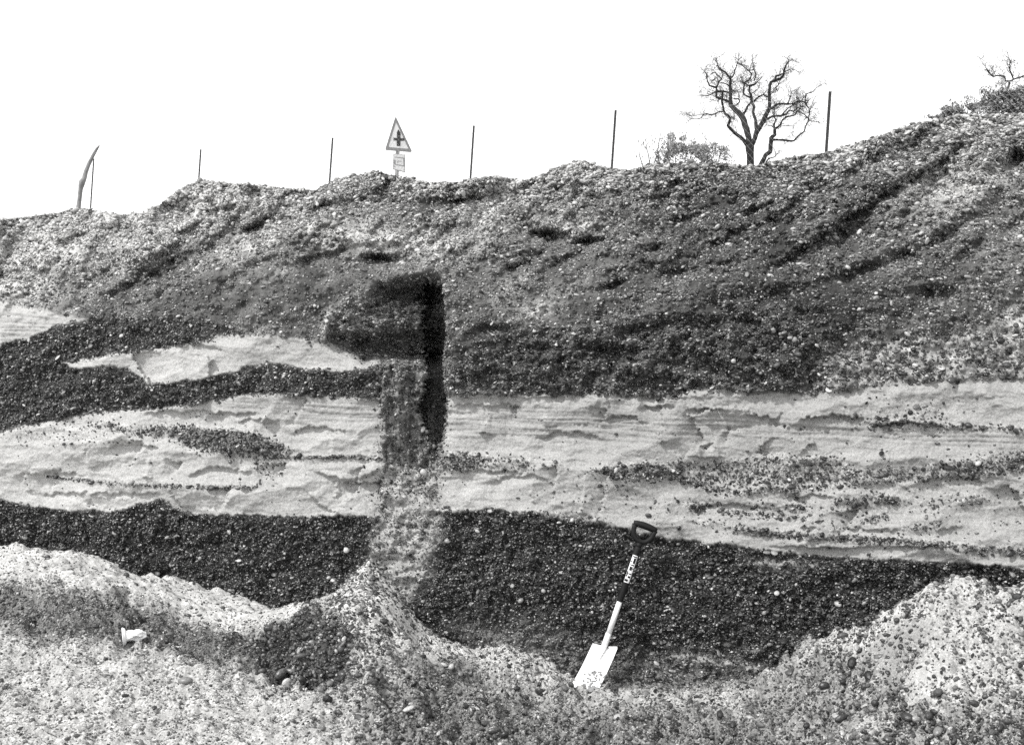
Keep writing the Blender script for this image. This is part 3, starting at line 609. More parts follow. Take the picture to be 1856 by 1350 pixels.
def normals(Pg):
    du = np.gradient(Pg, axis=1); dv = np.gradient(Pg, axis=0)
    nn = np.cross(du, dv); nn /= np.linalg.norm(nn, axis=2)[..., None]+1e-12
    return nn
def scatter(name, Pg, N, a, b, dens, tone, n, med, sig, flat, mask, label, pale=.06, big_boost=None, cap=.034):
    # choose points on the sheet Pg (rows x cols) with chance proportional to area x density
    du = np.gradient(Pg, axis=1); dv = np.gradient(Pg, axis=0)
    area = np.linalg.norm(np.cross(du, dv), axis=2)
    area = np.minimum(area, np.linalg.norm(du, axis=2).clip(0, .02)*.02)
    wgt = (area*dens*mask).ravel(); cs = np.cumsum(wgt); pick = np.searchsorted(cs, rng.random(n)*cs[-1])
    R_, C_ = np.unravel_index(np.minimum(pick, len(cs)-1), Pg.shape[:2])
    R2 = np.clip(R_+1, 0, Pg.shape[0]-1); C2 = np.clip(C_+1, 0, Pg.shape[1]-1); fr, fc = rng.random((2, n, 1))
    pos = Pg[R_, C_]*(1-fr)*(1-fc)+Pg[R2, C_]*fr*(1-fc)+Pg[R_, C2]*(1-fr)*fc+Pg[R2, C2]*fr*fc
    nn = N[R_, C_]; tn = tone[R_, C_]
    size = np.clip(med*np.exp(rng.normal(0, sig, n)), .005, cap)
    if big_boost is not None: size *= big_boost[R_, C_]
    al = tn*np.exp(rng.normal(-.2, .9, n)); pl = rng.random(n) < pale; al[pl] = rng.uniform(.14, .36, pl.sum())*np.clip(tn[pl]/.04, .6, 1.2); al = np.clip(al, .006, .45)
    pos = pos+nn*(size*rng.uniform(-.12, .28, n))[:, None]
    cos, fs, als, off = [], [], [], 0
    lim = .024
    for sub, m in ((0, size < lim), (1, size >= lim)):
        if m.sum() == 0: continue
        c, f, l = pebbles(pos[m], nn[m], size[m], al[m], flat, sub)
        cos.append(c); fs.append(f+off); als.append(l); off += len(c)
    o = mesh_np(name, np.concatenate(cos), None, np.concatenate(fs), attrs={'alb': np.concatenate(als)}, material=STONE, smooth=False)
    tag(o, label, 'gravel', kind='stuff'); return o
FN = normals(FP); flip = FN[..., 1] > 0; FN[flip] *= -1
inview = np.clip(1-np.maximum(np.maximum(-40-FA, FA-1900), 0)/250, 0, 1)
ftone = samp(tone, FA, FB); nearf = samp(near, FA, FB)
sz = 1-.06*samp(np.clip(D1+D2, 0, 1), FA, FB)+.3*nearf+.25*samp(blur(string, 2), FA, FB)+.25*samp(M5, FA, FB)+.12*sstep(FA, 900, 1800)
scatter('gravel', FP, FN, FA, FB, fgr*(1+.6*nearf), ftone, 270000, .0100, .42, .58, inview, 'countless dark pebbles bedded in the layers of the pit face', .055, sz)
GN = normals(GP[..., :]); flip = GN[..., 2] < 0; GN[flip] *= -1
vis = ((GY > 4.8) & (np.abs(GX) < 3.4) & (GY < 8.1))
gfade = vis*np.clip((gpb-880)/20, 0, 1)
# keep pebbles only where the floor lies in front of the face
fdg = face_d(gpa, gpb); gfade = gfade*(GY < fdg+.03)
scatter('loose_gravel', GP, GN, gpa, gpb, ggr_v, samp(gtone, gpa, gpb), 140000, .0082, .44, .70, gfade, 'loose pebbles strewn over the pit floor and its heaps', .06, 1+.5*samp(debris, gpa, gpb)+.3*sstep(gpa, 560, 640)*sstep(gpa, 800, 700)+.35*sstep(gpa, 1400, 1560)+.2*sstep(gpb, 1260, 1340)*sstep(gpa, 600, 760))

clodd = .25*sstep(gpb, 1240, 1290)*sstep(gpa, 560, 700)+1.6*samp(debris, gpa, gpb)+.35*samp(poly([(1400, 1240), (1640, 1130), (1640, 1300), (1500, 1380)], 20), gpa, gpb)+.5*samp(poly([(740, 1200), (1000, 1215), (1000, 1270), (760, 1270)], 20), gpa, gpb)+.10*samp(poly([(0, 1060), (500, 1140), (480, 1220), (0, 1200)], 20), gpa, gpb)+.02
scatter('clods', GP, GN, gpa, gpb, clodd, np.full(GX.shape, .05), 800, .024, .42, .8, gfade, 'loose clods and cobbles lying about on the pit floor', 0, None, .065)
# ------------------------------------------------------------------ single stones that stand out
def stone(a, b, wpx, al, label, hratio=.7, ground=True, cat='stone', seed=1, angular=0):
    if ground: p = on_ground(a, b+wpx*hratio*.2)
    else:
        p = at(a, b, float(face_d(a, b))-.01)
    r = wpx*p.y/F*.5; V, Fc = ICO[2]; rr = np.random.default_rng(seed)
    g = np.ones(len(V))
    for k in range(5):
        dd = rr.normal(0, 1, 3); dd /= np.linalg.norm(dd); dt = V@dd; g += rr.uniform(-.1, .16)*dt*np.abs(dt)-(.35+angular)*np.clip(dt-.55, 0, 1)
    co = V*g[:, None]*np.array([r, r*.8, r*hratio])
    t = rr.uniform(-.3, .3); c, s = math.cos(t), math.sin(t)
    co = np.stack([co[:, 0]*c-co[:, 2]*s, co[:, 1], co[:, 0]*s+co[:, 2]*c], 1)
    o = mesh_np('stone', co, None, Fc, attrs={'alb': np.full(len(co), al)}, material=STONE, smooth=angular < .2)
    o.location = p; tag(o, label, cat); return o
stone(768, 856, 14, .42, 'round pale pebble lodged in the gully debris above the gravel cone', 1.0, False, seed=3)
stone(627, 997, 12, .5, 'single pale pebble in the dark gravel left of the cone', .9, False, seed=4)
stone(1811, 1089, 16, .10, 'round dark cobble near the top of the right-hand heap', .85, seed=5)
stone(1672, 1168, 13, .035, 'black pebble above the slumped sand block on the right heap', .8, seed=6)
stone(1663, 1182, 15, .05, 'flat dark pebble just above the bare sand patch on the right heap', .55, seed=7)
stone(336, 1230, 30, .16, 'grey flat-topped cobble on the bright floor at lower left', .55, seed=8)
stone(105, 1277, 17, .11, 'small dark stone at the far lower left of the pit floor', .8, seed=9)
stone(978, 1250, 19, .04, 'jagged dark clod left of the spade blade', 1.1, seed=10, angular=.3)
stone(853, 1215, 14, .05, 'small upright dark flint on the pale apron left of the spade', 1.2, seed=11, angular=.3)
stone(641, 319, 13, .12, 'lump of gravel on the crest left of the road sign', .8, False, seed=12, angular=.3)
stone(1461, 348, 15, .5, 'pale flat stone on the slope below the right-hand fence post', .5, False, seed=13)
stone(1659, 409, 10, .55, 'white pebble high on the slope at right', .7, False, seed=14)
stone(362, 327, 12, .14, 'clod on the crest at the foot of a fence post', 1.1, False, seed=15, angular=.3)
stone(1846, 290, 12, .55, 'white stone by the dark hollow at the far right of the slope', .9, False, seed=16)
stone(1165, 1300, 15, .05, 'dark clod on the grey floor in front of the spade', .7, seed=17, angular=.2)
stone(1570, 1285, 16, .09, 'dark stone low on the left flank of the right heap', .7, seed=18)

# ------------------------------------------------------------------ spade
Bp = on_ground(1072, 1252); base = Bp+Vector((-.015, 0, -.01))
Q = at(1097, 1173, Bp.y+.17); T = at(1158, 988, float(np.min(face_d(np.array([1140, 1158, 1170, 1180]), np.array([955, 950, 950, 960]))))-.12)
spade = empty('spade', base, 'garden spade leaning on the dark gravel, bright blade and black D-shaped handle', 'spade')
ax = (T-Q).normalized()
Bc = at(1060, 1249, Bp.y-.02)
La = (Bc-Q); Ll = La.length; La.normalize()
Wd = (at(1118, 1185, Q.y-.06)-at(1070, 1171, Q.y+.05)); Wd = (Wd-La*Wd.dot(La)); bw_ = .19; Wd.normalize()
Nn = Wd.cross(La).normalized()
if Nn.y > 0: Nn = -Nn
def bladept(s, t, off=0):       # s across -1..1, t along 0..1
    wv = .078+.004*t
    curve = .010*(s*s)-.010*math.sin(math.pi*min(1, t*1.0))*.6
    tip = .012*(1-s*s)*max(0, (t-.8)/.2)
    return Q+La*(t*Ll+tip)+Wd*(s*wv)+Nn*(curve+off)
mb = MB(); ns, ntt = 13, 17; vs = []
for off in (0, -.003):
    for j in range(ntt):
        for i in range(ns): vs.append(bladept(-1+2*i/(ns-1), j/(ntt-1), off))
fs = []
for j in range(ntt-1):
    for i in range(ns-1):
        k = j*ns+i; fs.append((k, k+1, k+1+ns, k+ns)); m = ns*ntt; fs.append((m+k, m+k+ns, m+k+1+ns, m+k+1))
m = ns*ntt
for i in range(ns-1):
    fs.append((i, m+i, m+i+1, i+1)); k = (ntt-1)*ns+i; fs.append((k, k+1, m+k+1, m+k))
for j in range(ntt-1):
    k = j*ns; fs.append((k, k+ns, m+k+ns, m+k)); k = j*ns+ns-1; fs.append((k, m+k, m+k+ns, k+ns))
mb.add(vs, fs); blade = mb.build('blade', M_BLADE, spade, True); blade['wo'] = tuple(base)
mb = MB()                         # folded treads left and right of the socket
for s in (-1, 1):
    mb.tube([bladept(s*x, 0, .002)-La*.003 for x in (.22, .45, .7, .97)], .005, 6)
mb.build('tread', M_STEEL, blade, True)
mb = MB()                         # socket running down into the blade, then the steel shaft
sck = [Q+La*(.30*Ll)+Nn*.003, Q+La*(.16*Ll)+Nn*.012, Q+La*.012+Nn*.016, Q+ax*.03+Nn*.014, Q+ax*.07+Nn*.012]
mb.tube(sck, [.003, .010, .0165, .0170, .0168], 12); mb.build('socket', M_STEEL, spade, True)
S0 = Q+ax*.07+Nn*.012; LT = (T-S0).length
ax = (T-S0).normalized(); SL = S0+ax*(LT*.36)
mb = MB(); mb.tube([S0, SL+ax*.005], [.0152, .0150], 14); mb.build('lower_shaft', M_STEEL, spade, True)
mb = MB(); mb.tube([SL, SL+ax*.004, SL+ax*(LT*.6), T-ax*.01], [.0165, .0178, .0178, .0172], 14); shaft = mb.build('upper_shaft', M_BLACK, spade, True); shaft['wo'] = tuple(base)
# sticker with blocks of dark print, wrapped round the front of the shaft
sd = ax.cross(Vector((0, -1, 0))).normalized(); fr_ = sd.cross(ax).normalized()
if fr_.y > 0: fr_ = -fr_
def wrap(t, ang, r): return SL+ax*t+(fr_*math.cos(ang)+sd*math.sin(ang))*r
def sticker(mbx, t0, t1, a0, a1, r):
    k = 6; vs = []
    for t in (t0, t1):
        for i in range(k+1): vs.append(wrap(t, a0+(a1-a0)*i/k, r))
    mbx.add(vs, [(i, i+1, i+k+2, i+k+1) for i in range(k)])
t0 = LT*.64*.34; t1 = LT*.64*.82
mb = MB(); sticker(mb, t0, t1, -1.0, .8, .0184); lb = mb.build('label', M_WHITE, shaft); lb['wo'] = tuple(base)
mb = MB(); h = t1-t0
for (f0, f1, a0, a1) in [(.03, .12, -.9, .1), (.17, .24, -.3, .5), (.20, .40, -.9, -.5), (.30, .34, -.4, .6), (.44, .58, -.6, .2), (.50, .54, .3, .65), (.62, .66, -.8, .5), (.70, .90, -.2, .5), (.74, .78, -.9, -.4), (.92, .965, -.8, .6)]:
    sticker(mb, t0+h*f0, t0+h*f1, a0, a1, .0188)
mb.build('print', M_BLACK, lb)
# D handle
HW = (at(1180, 958, T.y)-at(1136, 951, T.y)).normalized(); HW = (HW-ax*HW.dot(ax)).normalized()
hp = [T-ax*.012, T+ax*.012]
mb = MB(); mb.tube(hp, [.0172, .016], 12)
Dh = .105; hw = .060
arc = []
for k in range(13):
    t = math.pi*k/12
    arc.append(T+ax*(.020+.062*(1-math.sin(t))**1.0+.0)+HW*(-math.cos(t)*hw*.92))
arc = [T+ax*Dh-HW*hw]+arc+[T+ax*Dh+HW*hw]
mb.tube(arc, [.0135]*len(arc), 9); hd = mb.build('handle', M_BLACK, spade, True); hd['wo'] = tuple(base)
mb = MB(); gp = [T+ax*Dh+HW*(hw*1.10*x)+ax*(.006*(1-x*x)) for x in (-1, -.7, -.35, 0, .35, .7, 1)]
mb.tube(gp, [.015, .0175, .019, .0195, .019, .0175, .015], 10); mb.build('grip', M_BLACK, hd, True)
# wet sand sticking to the blade
rr = random.Random(4); mb = MB()
for k in range(110):
    t = min(.99, .55+abs(rr.gauss(0, .24))); s = max(-.9, min(.97, rr.gauss(.25, .4))) if k < 64 else rr.uniform(.1, 1)*(1 if rr.random() < .8 else -1); t = t if k < 64 else .995-abs(rr.gauss(0, .05)); c = bladept(s, t, .003); r = rr.uniform(.0025, .0075)*(1.3 if t > .85 else 1)
    V, Fc = ICO[1]; mb.add([c+Wd*(v[0]*r*rr.uniform(.9, 1.3))+La*(v[1]*r)+Nn*(v[2]*r*.35) for v in V], [tuple(f) for f in Fc])
mb.build('sand_crust', M_MUD, blade, False)['kind'] = 'stuff'
# a little sand heaped where the blade enters the ground
mb = MB()

# ------------------------------------------------------------------ crushed cup
cp_ = on_ground(226, 1168); cpz = cp_
cup = empty('paper_cup', cpz, 'crushed white cup with its round rim lying on the grey gravel at left', 'cup')
pxm = cpz.y/F
axis = Vector((.93, .28, .14)).normalized(); s1 = axis.orthogonal().normalized(); s1 = (Vector((0, 0, 1))-axis*axis.z).normalized(); s2 = axis.cross(s1)
R0 = 15.5*pxm; Lc = 38*pxm; cc0 = cpz+Vector((-4*pxm, 0, R0*.9))
mb = MB(); n = 28; rows_ = []; rr = random.Random(8); ph = [rr.uniform(0, 6.28) for _ in range(6)]
prof = [(0, .55), (0, 1.0), (.05, 1.04), (.10, .98), (.16, .80), (.3, .72), (.45, .78), (.6, .70), (.75, .74), (.9, .62), (1.0, .5)]
for t, r in prof:
    ring = []
    for k in range(n):
        th = 2*math.pi*k/n; cr = 1+(.30*math.sin(3*th+ph[0]+t*5)+.22*math.sin(5*th+ph[1]-t*9)+.12*math.sin(9*th+ph[2]+t*14))*min(1, max(0, t-.1)*2.2)
        ring.append(cc0+axis*(t*Lc*(1+.08*math.sin(2*th+ph[3])*t))+(s1*math.cos(th)*(.78 if t > .12 else 1)+s2*math.sin(th))*(R0*r*cr))
    rows_.append(ring)
vs = [p for r_ in rows_ for p in r_]; fs = [(j*n+k, j*n+(k+1) % n, (j+1)*n+(k+1) % n, (j+1)*n+k) for j in range(len(prof)-1) for k in range(n)]
split = 4*n
mb.add(vs, fs+[tuple(range((len(prof)-1)*n, len(prof)*n))]); mb.build('cup_wall', M_WHITE, cup, False)
mb = MB(); mb.tube([cc0+(s1*math.cos(2*math.pi*k/24)+s2*math.sin(2*math.pi*k/24))*R0*1.02 for k in range(25)], .004, 6, False); mb.build('rim', M_WHITE, cup, True)
mb = MB(); ring = [cc0+axis*.004+(s1*math.cos(2*math.pi*k/24)+s2*math.sin(2*math.pi*k/24))*R0*.98 for k in range(24)]
mb.add(ring+[cc0+axis*.012], [(k, (k+1) % 24, 24) for k in range(24)]); mb.build('lid', M_WHITE, cup, True)

# ------------------------------------------------------------------ fence of thin posts and chain link
posts = [((1505, 166), (1498, 276), 14.9, .0145), ((1116, 200), (1109, 304), 16.7, .0140), ((859, 228), (853, 323), 18.5, .0140), ((603, 250), (597, 329), 20.3, .0135), ((364, 271), (360, 327), 22.3, .013), ((170, 288), (164, 381), 24.3, .0125)]
tops = [at(*p[0], p[2]) for p in posts]
feet = [Vector((t.x-.012*1, t.y, 3.55)) for t in tops]
fence = empty('chain_link_fence', feet[2], 'thin dark-posted chain link fence running along the top of the pit face', 'fence')
for (pt, pb, d, r), T_ in zip(posts, tops):
    bot = Vector((T_.x+(at(*pb, d).x-T_.x), d, 3.4))
    mb = MB(); mb.box((T_+bot)/2, Vector((r, 0, 0)), Vector((0, r*.3, 0)), (T_-bot)/2); mb.box((T_+bot)/2+Vector((-r*.7, r*.8, 0)), Vector((r*.3, 0, 0)), Vector((0, r*.8, 0)), (T_-bot)/2*.999)
    mb.build('post', M_POST, fence)
mb = MB()
chain = [tops[0]+(tops[0]-tops[1])*1.6]+tops+[tops[-1]+(tops[-1]-tops[-2])*1.0]
for k in range(len(chain)-1):
    A_, B_ = chain[k]-Vector((0, 0, .06)), chain[k+1]-Vector((0, 0, .06)); L_ = (B_-A_).length; hgt = 1.15; stp = .075
    def q_(s, z): return A_+(B_-A_)*(s/L_)-Vector((0, 0, z))
    s = -hgt
    while s < L_:
        for sg in (0, 1):
            z0, z1 = (0, hgt) if sg == 0 else (hgt, 0); sa, sb = s, s+hgt; za, zb = z0, z1
            if sa < 0: f = (0-sa)/(sb-sa); za = za+(zb-za)*f; sa = 0
            if sb > L_: f = (L_-sa)/(sb-sa) if sb > sa else 0; zb = za+(zb-za)*f; sb = L_
            if sb-sa > .02: mb.tube([q_(sa, za), q_(sb, zb)], .0011, 3, False)
        s += stp
    mb.tube([q_(0, 0), q_(L_, 0)], .0014, 3, False)
mb.build('wire_mesh', M_WIRE, fence)

# ------------------------------------------------------------------ road sign behind the fence
sd_ = 21.0
sgn = empty('road_sign', Vector((at(722, 300, sd_).x, sd_, 3.7)), 'triangular crossroads warning sign above a small white plate on a pole', 'road sign')
c3 = [at(717, 213, sd_), at(699, 271, sd_-.10), at(746, 275, sd_+.12)]
cen = (c3[0]+c3[1]+c3[2])/3; nrm = (c3[1]-c3[0]).cross(c3[2]-c3[0]).normalized()
if nrm.y > 0: nrm = -nrm
def rounded(sc, off, rad=.14):
    pts = []
    for k in range(3):
        a_, b_, c_ = c3[k-1], c3[k], c3[(k+1) % 3]
        for t in (0, .25, .5, .75, 1):
            p0 = b_+(a_-b_)*rad*.5; p1 = b_+(c_-b_)*rad*.5; p = p0*(1-t)**2+b_*2*t*(1-t)+p1*t*t; pts.append(cen+(p-cen)*sc+nrm*off)
    return pts
mb = MB(); mb.prism(rounded(1.06, 0), -nrm*.02); plate = mb.build('triangle_plate', M_SIGNW, sgn); plate['wo'] = tuple(sgn.location)
mb = MB(); o_ = rounded(1.06, .003); i_ = rounded(.78, .003); nn_ = len(o_)
mb.add(o_+i_, [(k, (k+1) % nn_, nn_+(k+1) % nn_, nn_+k) for k in range(nn_)]); mb.build('border', M_RED, plate)
def tri_pt(a, b):               # on the plane of the sign
    p = at(a, b, 1)-Vector((0, 0, EYE)); o0 = Vector((0, 0, EYE)); t = (cen+nrm*.006-o0).dot(nrm)/p.dot(nrm); return o0+p*t
mb = MB()
mb.prism([tri_pt(*p) for p in [(719.4, 265), (719.4, 255.2), (713.2, 254.8), (713.4, 250), (719.6, 250.6), (719.6, 240), (722.2, 235), (726, 241), (726, 251), (733, 251), (732.6, 255.6), (726, 255.6), (725.6, 265)]], nrm*.002)
mb.build('crossroads_symbol', M_SIGNBLK, plate)
p4 = [at(713, 279, sd_-.06), at(734, 280.5, sd_+.06), at(734.5, 313, sd_+.06), at(712, 307, sd_-.06)]
n4 = (p4[1]-p4[0]).cross(p4[3]-p4[0]).normalized()
if n4.y > 0: n4 = -n4
mb = MB(); mb.prism(p4, -n4*.012); sp = mb.build('lower_plate', M_SIGNW, sgn); sp['wo'] = tuple(sgn.location)
def bl(s, t, off): 
    return (p4[0]*(1-s)+p4[1]*s)*(1-t)+(p4[3]*(1-s)+p4[2]*s)*t+n4*off
mb = MB()
def strip(s0, t0, s1, t1): mb.add([bl(s0, t0, .003), bl(s1, t0, .003), bl(s1, t1, .003), bl(s0, t1, .003)], [(0, 1, 2, 3)])
strip(0, 0, 1, .02); strip(0, .96, 1, 1); strip(0, .02, .03, .96); strip(.95, .02, 1, .96); strip(.1, .19, .95, .23); strip(.04, .38, .2, .62); strip(.1, .63, .95, .68); strip(.38, .40, .7, .43); strip(.36, .43, .41, .55); strip(.06, .76, .18, .82); strip(.85, .22, .94, .63)
mb.build('plate_marks', M_FAINT, sp)
mb = MB(); pc = at(719, 318, sd_+.04); pt_ = at(722, 240, sd_+.05); mb.tube([Vector((pc.x+(pc.x-pt_.x)*1.0, sd_+.05, 3.5)), pc, pt_], .033, 10); mb.build('pole', M_FAINT, sgn, True)

# ------------------------------------------------------------------ dead branch stuck upright on the crest
dst = 12.0
def ck(x, y): return (100+x/6.187, 240+y/6.187)
br = [(262, 900, 38), (262, 835, 40), (272, 760, 36), (285, 640, 38), (300, 560, 56), (325, 520, 42), (345, 440, 36), (372, 370, 34), (420, 270, 30), (458, 200, 26), (480, 170, 18), (495, 150, 12)]
bb = at(*ck(262, 840), dst)
mb = MB(); mb.tube([at(*ck(x, y), dst+.02*math.sin(i)) for i, (x, y, _) in enumerate(br)], [w_*.66/6.187*dst/F for *_, w_ in br], 9)
db = mb.build('dead_branch', M_DEADWOOD, None, True, bb); tag(db, 'bleached crooked dead branch standing upright on the crest at far left', 'branch')
def stub(pts, ws, parent=db):
    mbx = MB(); mbx.tube([at(*ck(x, y), dst) for x, y in pts], [w_*.5/6.187*dst/F for w_ in ws], 6); mbx.v = [tuple(Vector(p)-bb) for p in mbx.v]
    o = mbx.build('knot', M_DEADWOOD, None, True); o.parent = db
stub([(350, 460), (335, 430), (333, 412)], [20, 16, 8]); stub([(290, 590), (276, 575), (272, 560)], [24, 18, 10]); stub([(440, 245), (458, 236), (462, 228)], [14, 12, 6])

# ------------------------------------------------------------------ trees beyond the fence
def limb_builder(orig, k, dist, seed):
    rr = random.Random(seed)
    def P_(x, y, dz): return at(orig[0]+x/k, orig[1]+y/k, dist+dz)
    def go(mb, pl, dz0=0, dz1=0, twigs=2):
        pts = []; rs = []
        for i, (x, y, w_) in enumerate(pl):
            f = i/max(1, len(pl)-1); dz = dz0+(dz1-dz0)*f+rr.uniform(-.03, .03)*f
            pts.append(P_(x, y, dz)); rs.append(max(.005, (w_*.62+min(w_, 16)*.12)/k*dist/F))
        # kinks between traced points
        p2 = [pts[0]]; r2 = [rs[0]]
        for i in range(len(pts)-1):
            L_ = (pts[i+1]-pts[i]).length
            p2.append((pts[i]+pts[i+1])/2+Vector([rr.uniform(-1, 1) for _ in range(3)])*L_*.06); r2.append((rs[i]+rs[i+1])/2)
            p2.append(pts[i+1]); r2.append(rs[i+1])
        mb.tube(p2, r2, 7)
        if twigs:
            for i in range(1, len(p2)):
                if r2[i] < .055:
                    for _ in range(twigs):
                        twig(mb, p2[i], r2[i]*.45, (p2[i]-p2[i-1]).normalized(), 2)
            for _ in range(4): twig(mb, p2[-1], r2[-1]*.8, (p2[-1]-p2[-2]).normalized(), 2)
    def twig(mb, p, r, d, lev):
        r = max(.0024, min(r, .006)); pts = [p]; d = (d+Vector([rr.gauss(0, .75) for _ in range(3)])).normalized(); L_ = rr.uniform(.05, .17)
        for k_ in range(4):
            d = (d+Vector([rr.gauss(0, .35), rr.gauss(0, .35), rr.gauss(.08, .3)])).normalized(); pts.append(pts[-1]+d*L_*.4)
        mb.tube(pts, [r, r*.9, r*.75, r*.6, r*.4], 3, False)
        if lev > 0:
            for q_ in pts[1:]:
                if rr.random() < .6: twig(mb, q_, r*.6, d, lev-1)
    return go
TD = 28.0; OR = (1220, 90); KK = 5.8
base_t = at(1360, 300, TD); base_t.z = 3.75
tree = empty('bare_tree', base_t, 'gnarled leafless tree with forked dark trunk behind the fence', 'tree')
go = limb_builder(OR, KK, TD, 21)
mb = MB(); go(mb, [(800, 1750, 66), (812, 1210, 62), (810, 1100, 60), (805, 1020, 76), (800, 990, 64)], 0, 0, 0); mb.build('trunk', M_BARK, tree, True)
limbs = [
 [[(790, 1010, 52), (795, 930, 48), (770, 830, 52), (745, 750, 50), (710, 690, 46), (660, 640, 42), (610, 590, 36), (600, 540, 28), (605, 480, 23), (600, 400, 21), (605, 330, 19), (590, 290, 17), (550, 240, 14), (500, 210, 12), (470, 170, 9), (455, 120, 6)],
  [(600, 305, 12), (630, 280, 10), (650, 220, 8), (670, 160, 6), (688, 110, 5)],
  [(600, 560, 20), (540, 530, 18), (510, 520, 18), (455, 500, 18), (455, 440, 18), (455, 400, 15), (380, 380, 12), (360, 330, 10), (355, 280, 8), (335, 235, 6)],
  [(455, 440, 16), (520, 440, 15), (560, 445, 11), (600, 470, 11)], [(520, 440, 13), (518, 510, 13)],
  [(455, 400, 13), (470, 360, 12), (510, 310, 10), (480, 280, 9), (440, 240, 8), (400, 260, 5)], [(510, 310, 9), (525, 270, 6)],
  [(455, 445, 11), (400, 470, 9), (360, 490, 7), (300, 480, 4)], [(500, 350, 7), (550, 360, 8), (590, 385, 10)],
  [(640, 520, 11), (690, 520, 9), (700, 550, 9), (660, 590, 13)], [(690, 520, 8), (695, 480, 6), (680, 440, 4)], [(735, 690, 22), (760, 650, 17), (780, 600, 16), (825, 555, 16)]],
 [[(775, 1000, 36), (720, 930, 28), (650, 880, 27), (600, 830, 25), (575, 800, 22), (600, 740, 20), (590, 710, 20), (550, 680, 18), (530, 640, 17), (520, 580, 16), (515, 515, 16)],
  [(530, 655, 10), (470, 660, 9), (400, 688, 9), (330, 680, 8), (300, 715, 6), (265, 730, 5), (200, 728, 4)], [(330, 680, 6), (260, 690, 5), (190, 700, 4), (155, 680, 3)], [(590, 715, 10), (645, 722, 5)]],
 [[(825, 1010, 42), (860, 930, 38), (880, 860, 44), (930, 780, 38), (960, 730, 42), (990, 660, 34), (1010, 620, 30), (1012, 540, 27), (1010, 480, 25), (1015, 410, 23), (1025, 345, 23), (1070, 325, 20), (1130, 310, 19), (1160, 270, 17), (1165, 220, 14), (1190, 160, 11), (1220, 110, 8)],
  [(1070, 325, 11), (1080, 280, 10), (1150, 255, 11)], [(1165, 230, 9), (1200, 225, 7), (1240, 205, 6), (1290, 220, 5), (1320, 240, 3)],
  [(1012, 632, 20), (1060, 600, 18), (1100, 575, 17), (1200, 575, 16), (1225, 520, 8), (1240, 480, 5)], [(1200, 575, 13), (1270, 570, 10), (1330, 540, 11), (1390, 560, 11), (1430, 620, 9), (1430, 700, 8)],
  [(1390, 560, 9), (1400, 470, 8), (1460, 450, 7), (1510, 400, 5), (1590, 355, 3)],
  [(965, 740, 18), (1040, 705, 17), (1130, 700, 17), (1190, 680, 15), (1220, 640, 11), (1270, 650, 10), (1310, 610, 9), (1370, 600, 7)], [(1130, 700, 10), (1300, 560, 8)], [(1060, 700, 9), (1060, 640, 7), (1090, 620, 5)],
  [(1100, 440, 6), (1075, 405, 7), (1110, 370, 5)], [(1010, 445, 8), (1070, 448, 5)]],
 [[(880, 850, 34), (870, 790, 28), (860, 720, 23), (840, 650, 21), (850, 590, 20), (825, 550, 21), (825, 500, 17), (800, 440, 16), (805, 390, 16), (860, 365, 15), (885, 345, 6)],
  [(825, 512, 13), (745, 475, 12), (745, 400, 12), (745, 350, 11), (800, 320, 10), (825, 260, 10), (780, 210, 8), (735, 180, 5)], [(850, 330, 9), (870, 270, 10), (850, 210, 10), (800, 220, 8)], [(800, 220, 6), (820, 160, 6), (835, 120, 5)],
  [(850, 545, 12), (900, 500, 11), (950, 475, 11), (985, 500, 9)], [(805, 385, 8), (750, 350, 12), (720, 340, 5)], [(830, 460, 6), (880, 425, 5), (900, 405, 4)], [(860, 365, 10), (780, 380, 8)]]]
for gi, g in enumerate(limbs):
    mb = MB(); ddz = (.5, -.6, -.3, .4)[gi]
    for li, pl in enumerate(g): go(mb, pl, 0 if li == 0 else ddz*.6, ddz, 1)
    mb.build('limb', M_BARK, tree, True)
TD2 = 28.6
b2 = at(1378, 300, TD2); b2.z = 3.75
tree2 = empty('bare_tree', b2, 'small crooked leafless tree just right of the large bare tree', 'tree')
go = limb_builder(OR, KK, TD2, 33)
mb = MB(); go(mb, [(900, 1750, 44), (905, 1260, 42), (935, 1185, 40), (970, 1110, 34), (1020, 1075, 36), (1025, 1000, 36), (1030, 930, 33), (1070, 900, 28), (1070, 830, 24)], 0, 0, 0); mb.build('trunk', M_BARK, tree2, True)
for g in [[[(1070, 830, 20), (1060, 790, 14), (1080, 740, 10), (1060, 700, 9), (1060, 640, 7)], [(1070, 835, 18), (1130, 790, 15), (1150, 740, 13), (1190, 710, 13), (1280, 690, 11), (1300, 640, 8), (1300, 570, 6)], [(1280, 690, 8), (1340, 620, 7), (1330, 560, 5)], [(1100, 840, 6), (1140, 805, 5), (1265, 795, 4), (1260, 850, 4)], [(1070, 830, 9), (1030, 800, 6), (980, 795, 4)]],
          [[(1040, 950, 20), (1100, 950, 16), (1200, 960, 15), (1270, 960, 13), (1340, 890, 12), (1380, 860, 10), (1400, 790, 9), (1425, 730, 9), (1380, 680, 8), (1320, 650, 6)], [(1425, 740, 7), (1480, 755, 5), (1530, 765, 4)], [(1425, 730, 7), (1440, 640, 6), (1450, 600, 5)]],
          [[(975, 1190, 12), (1010, 1145, 10), (1070, 1130, 7), (1085, 1105, 4)]]]:
    mb = MB()
    for pl in g: go(mb, pl, 0, .3, 1)
    mb.build('limb', M_BARK, tree2, True)

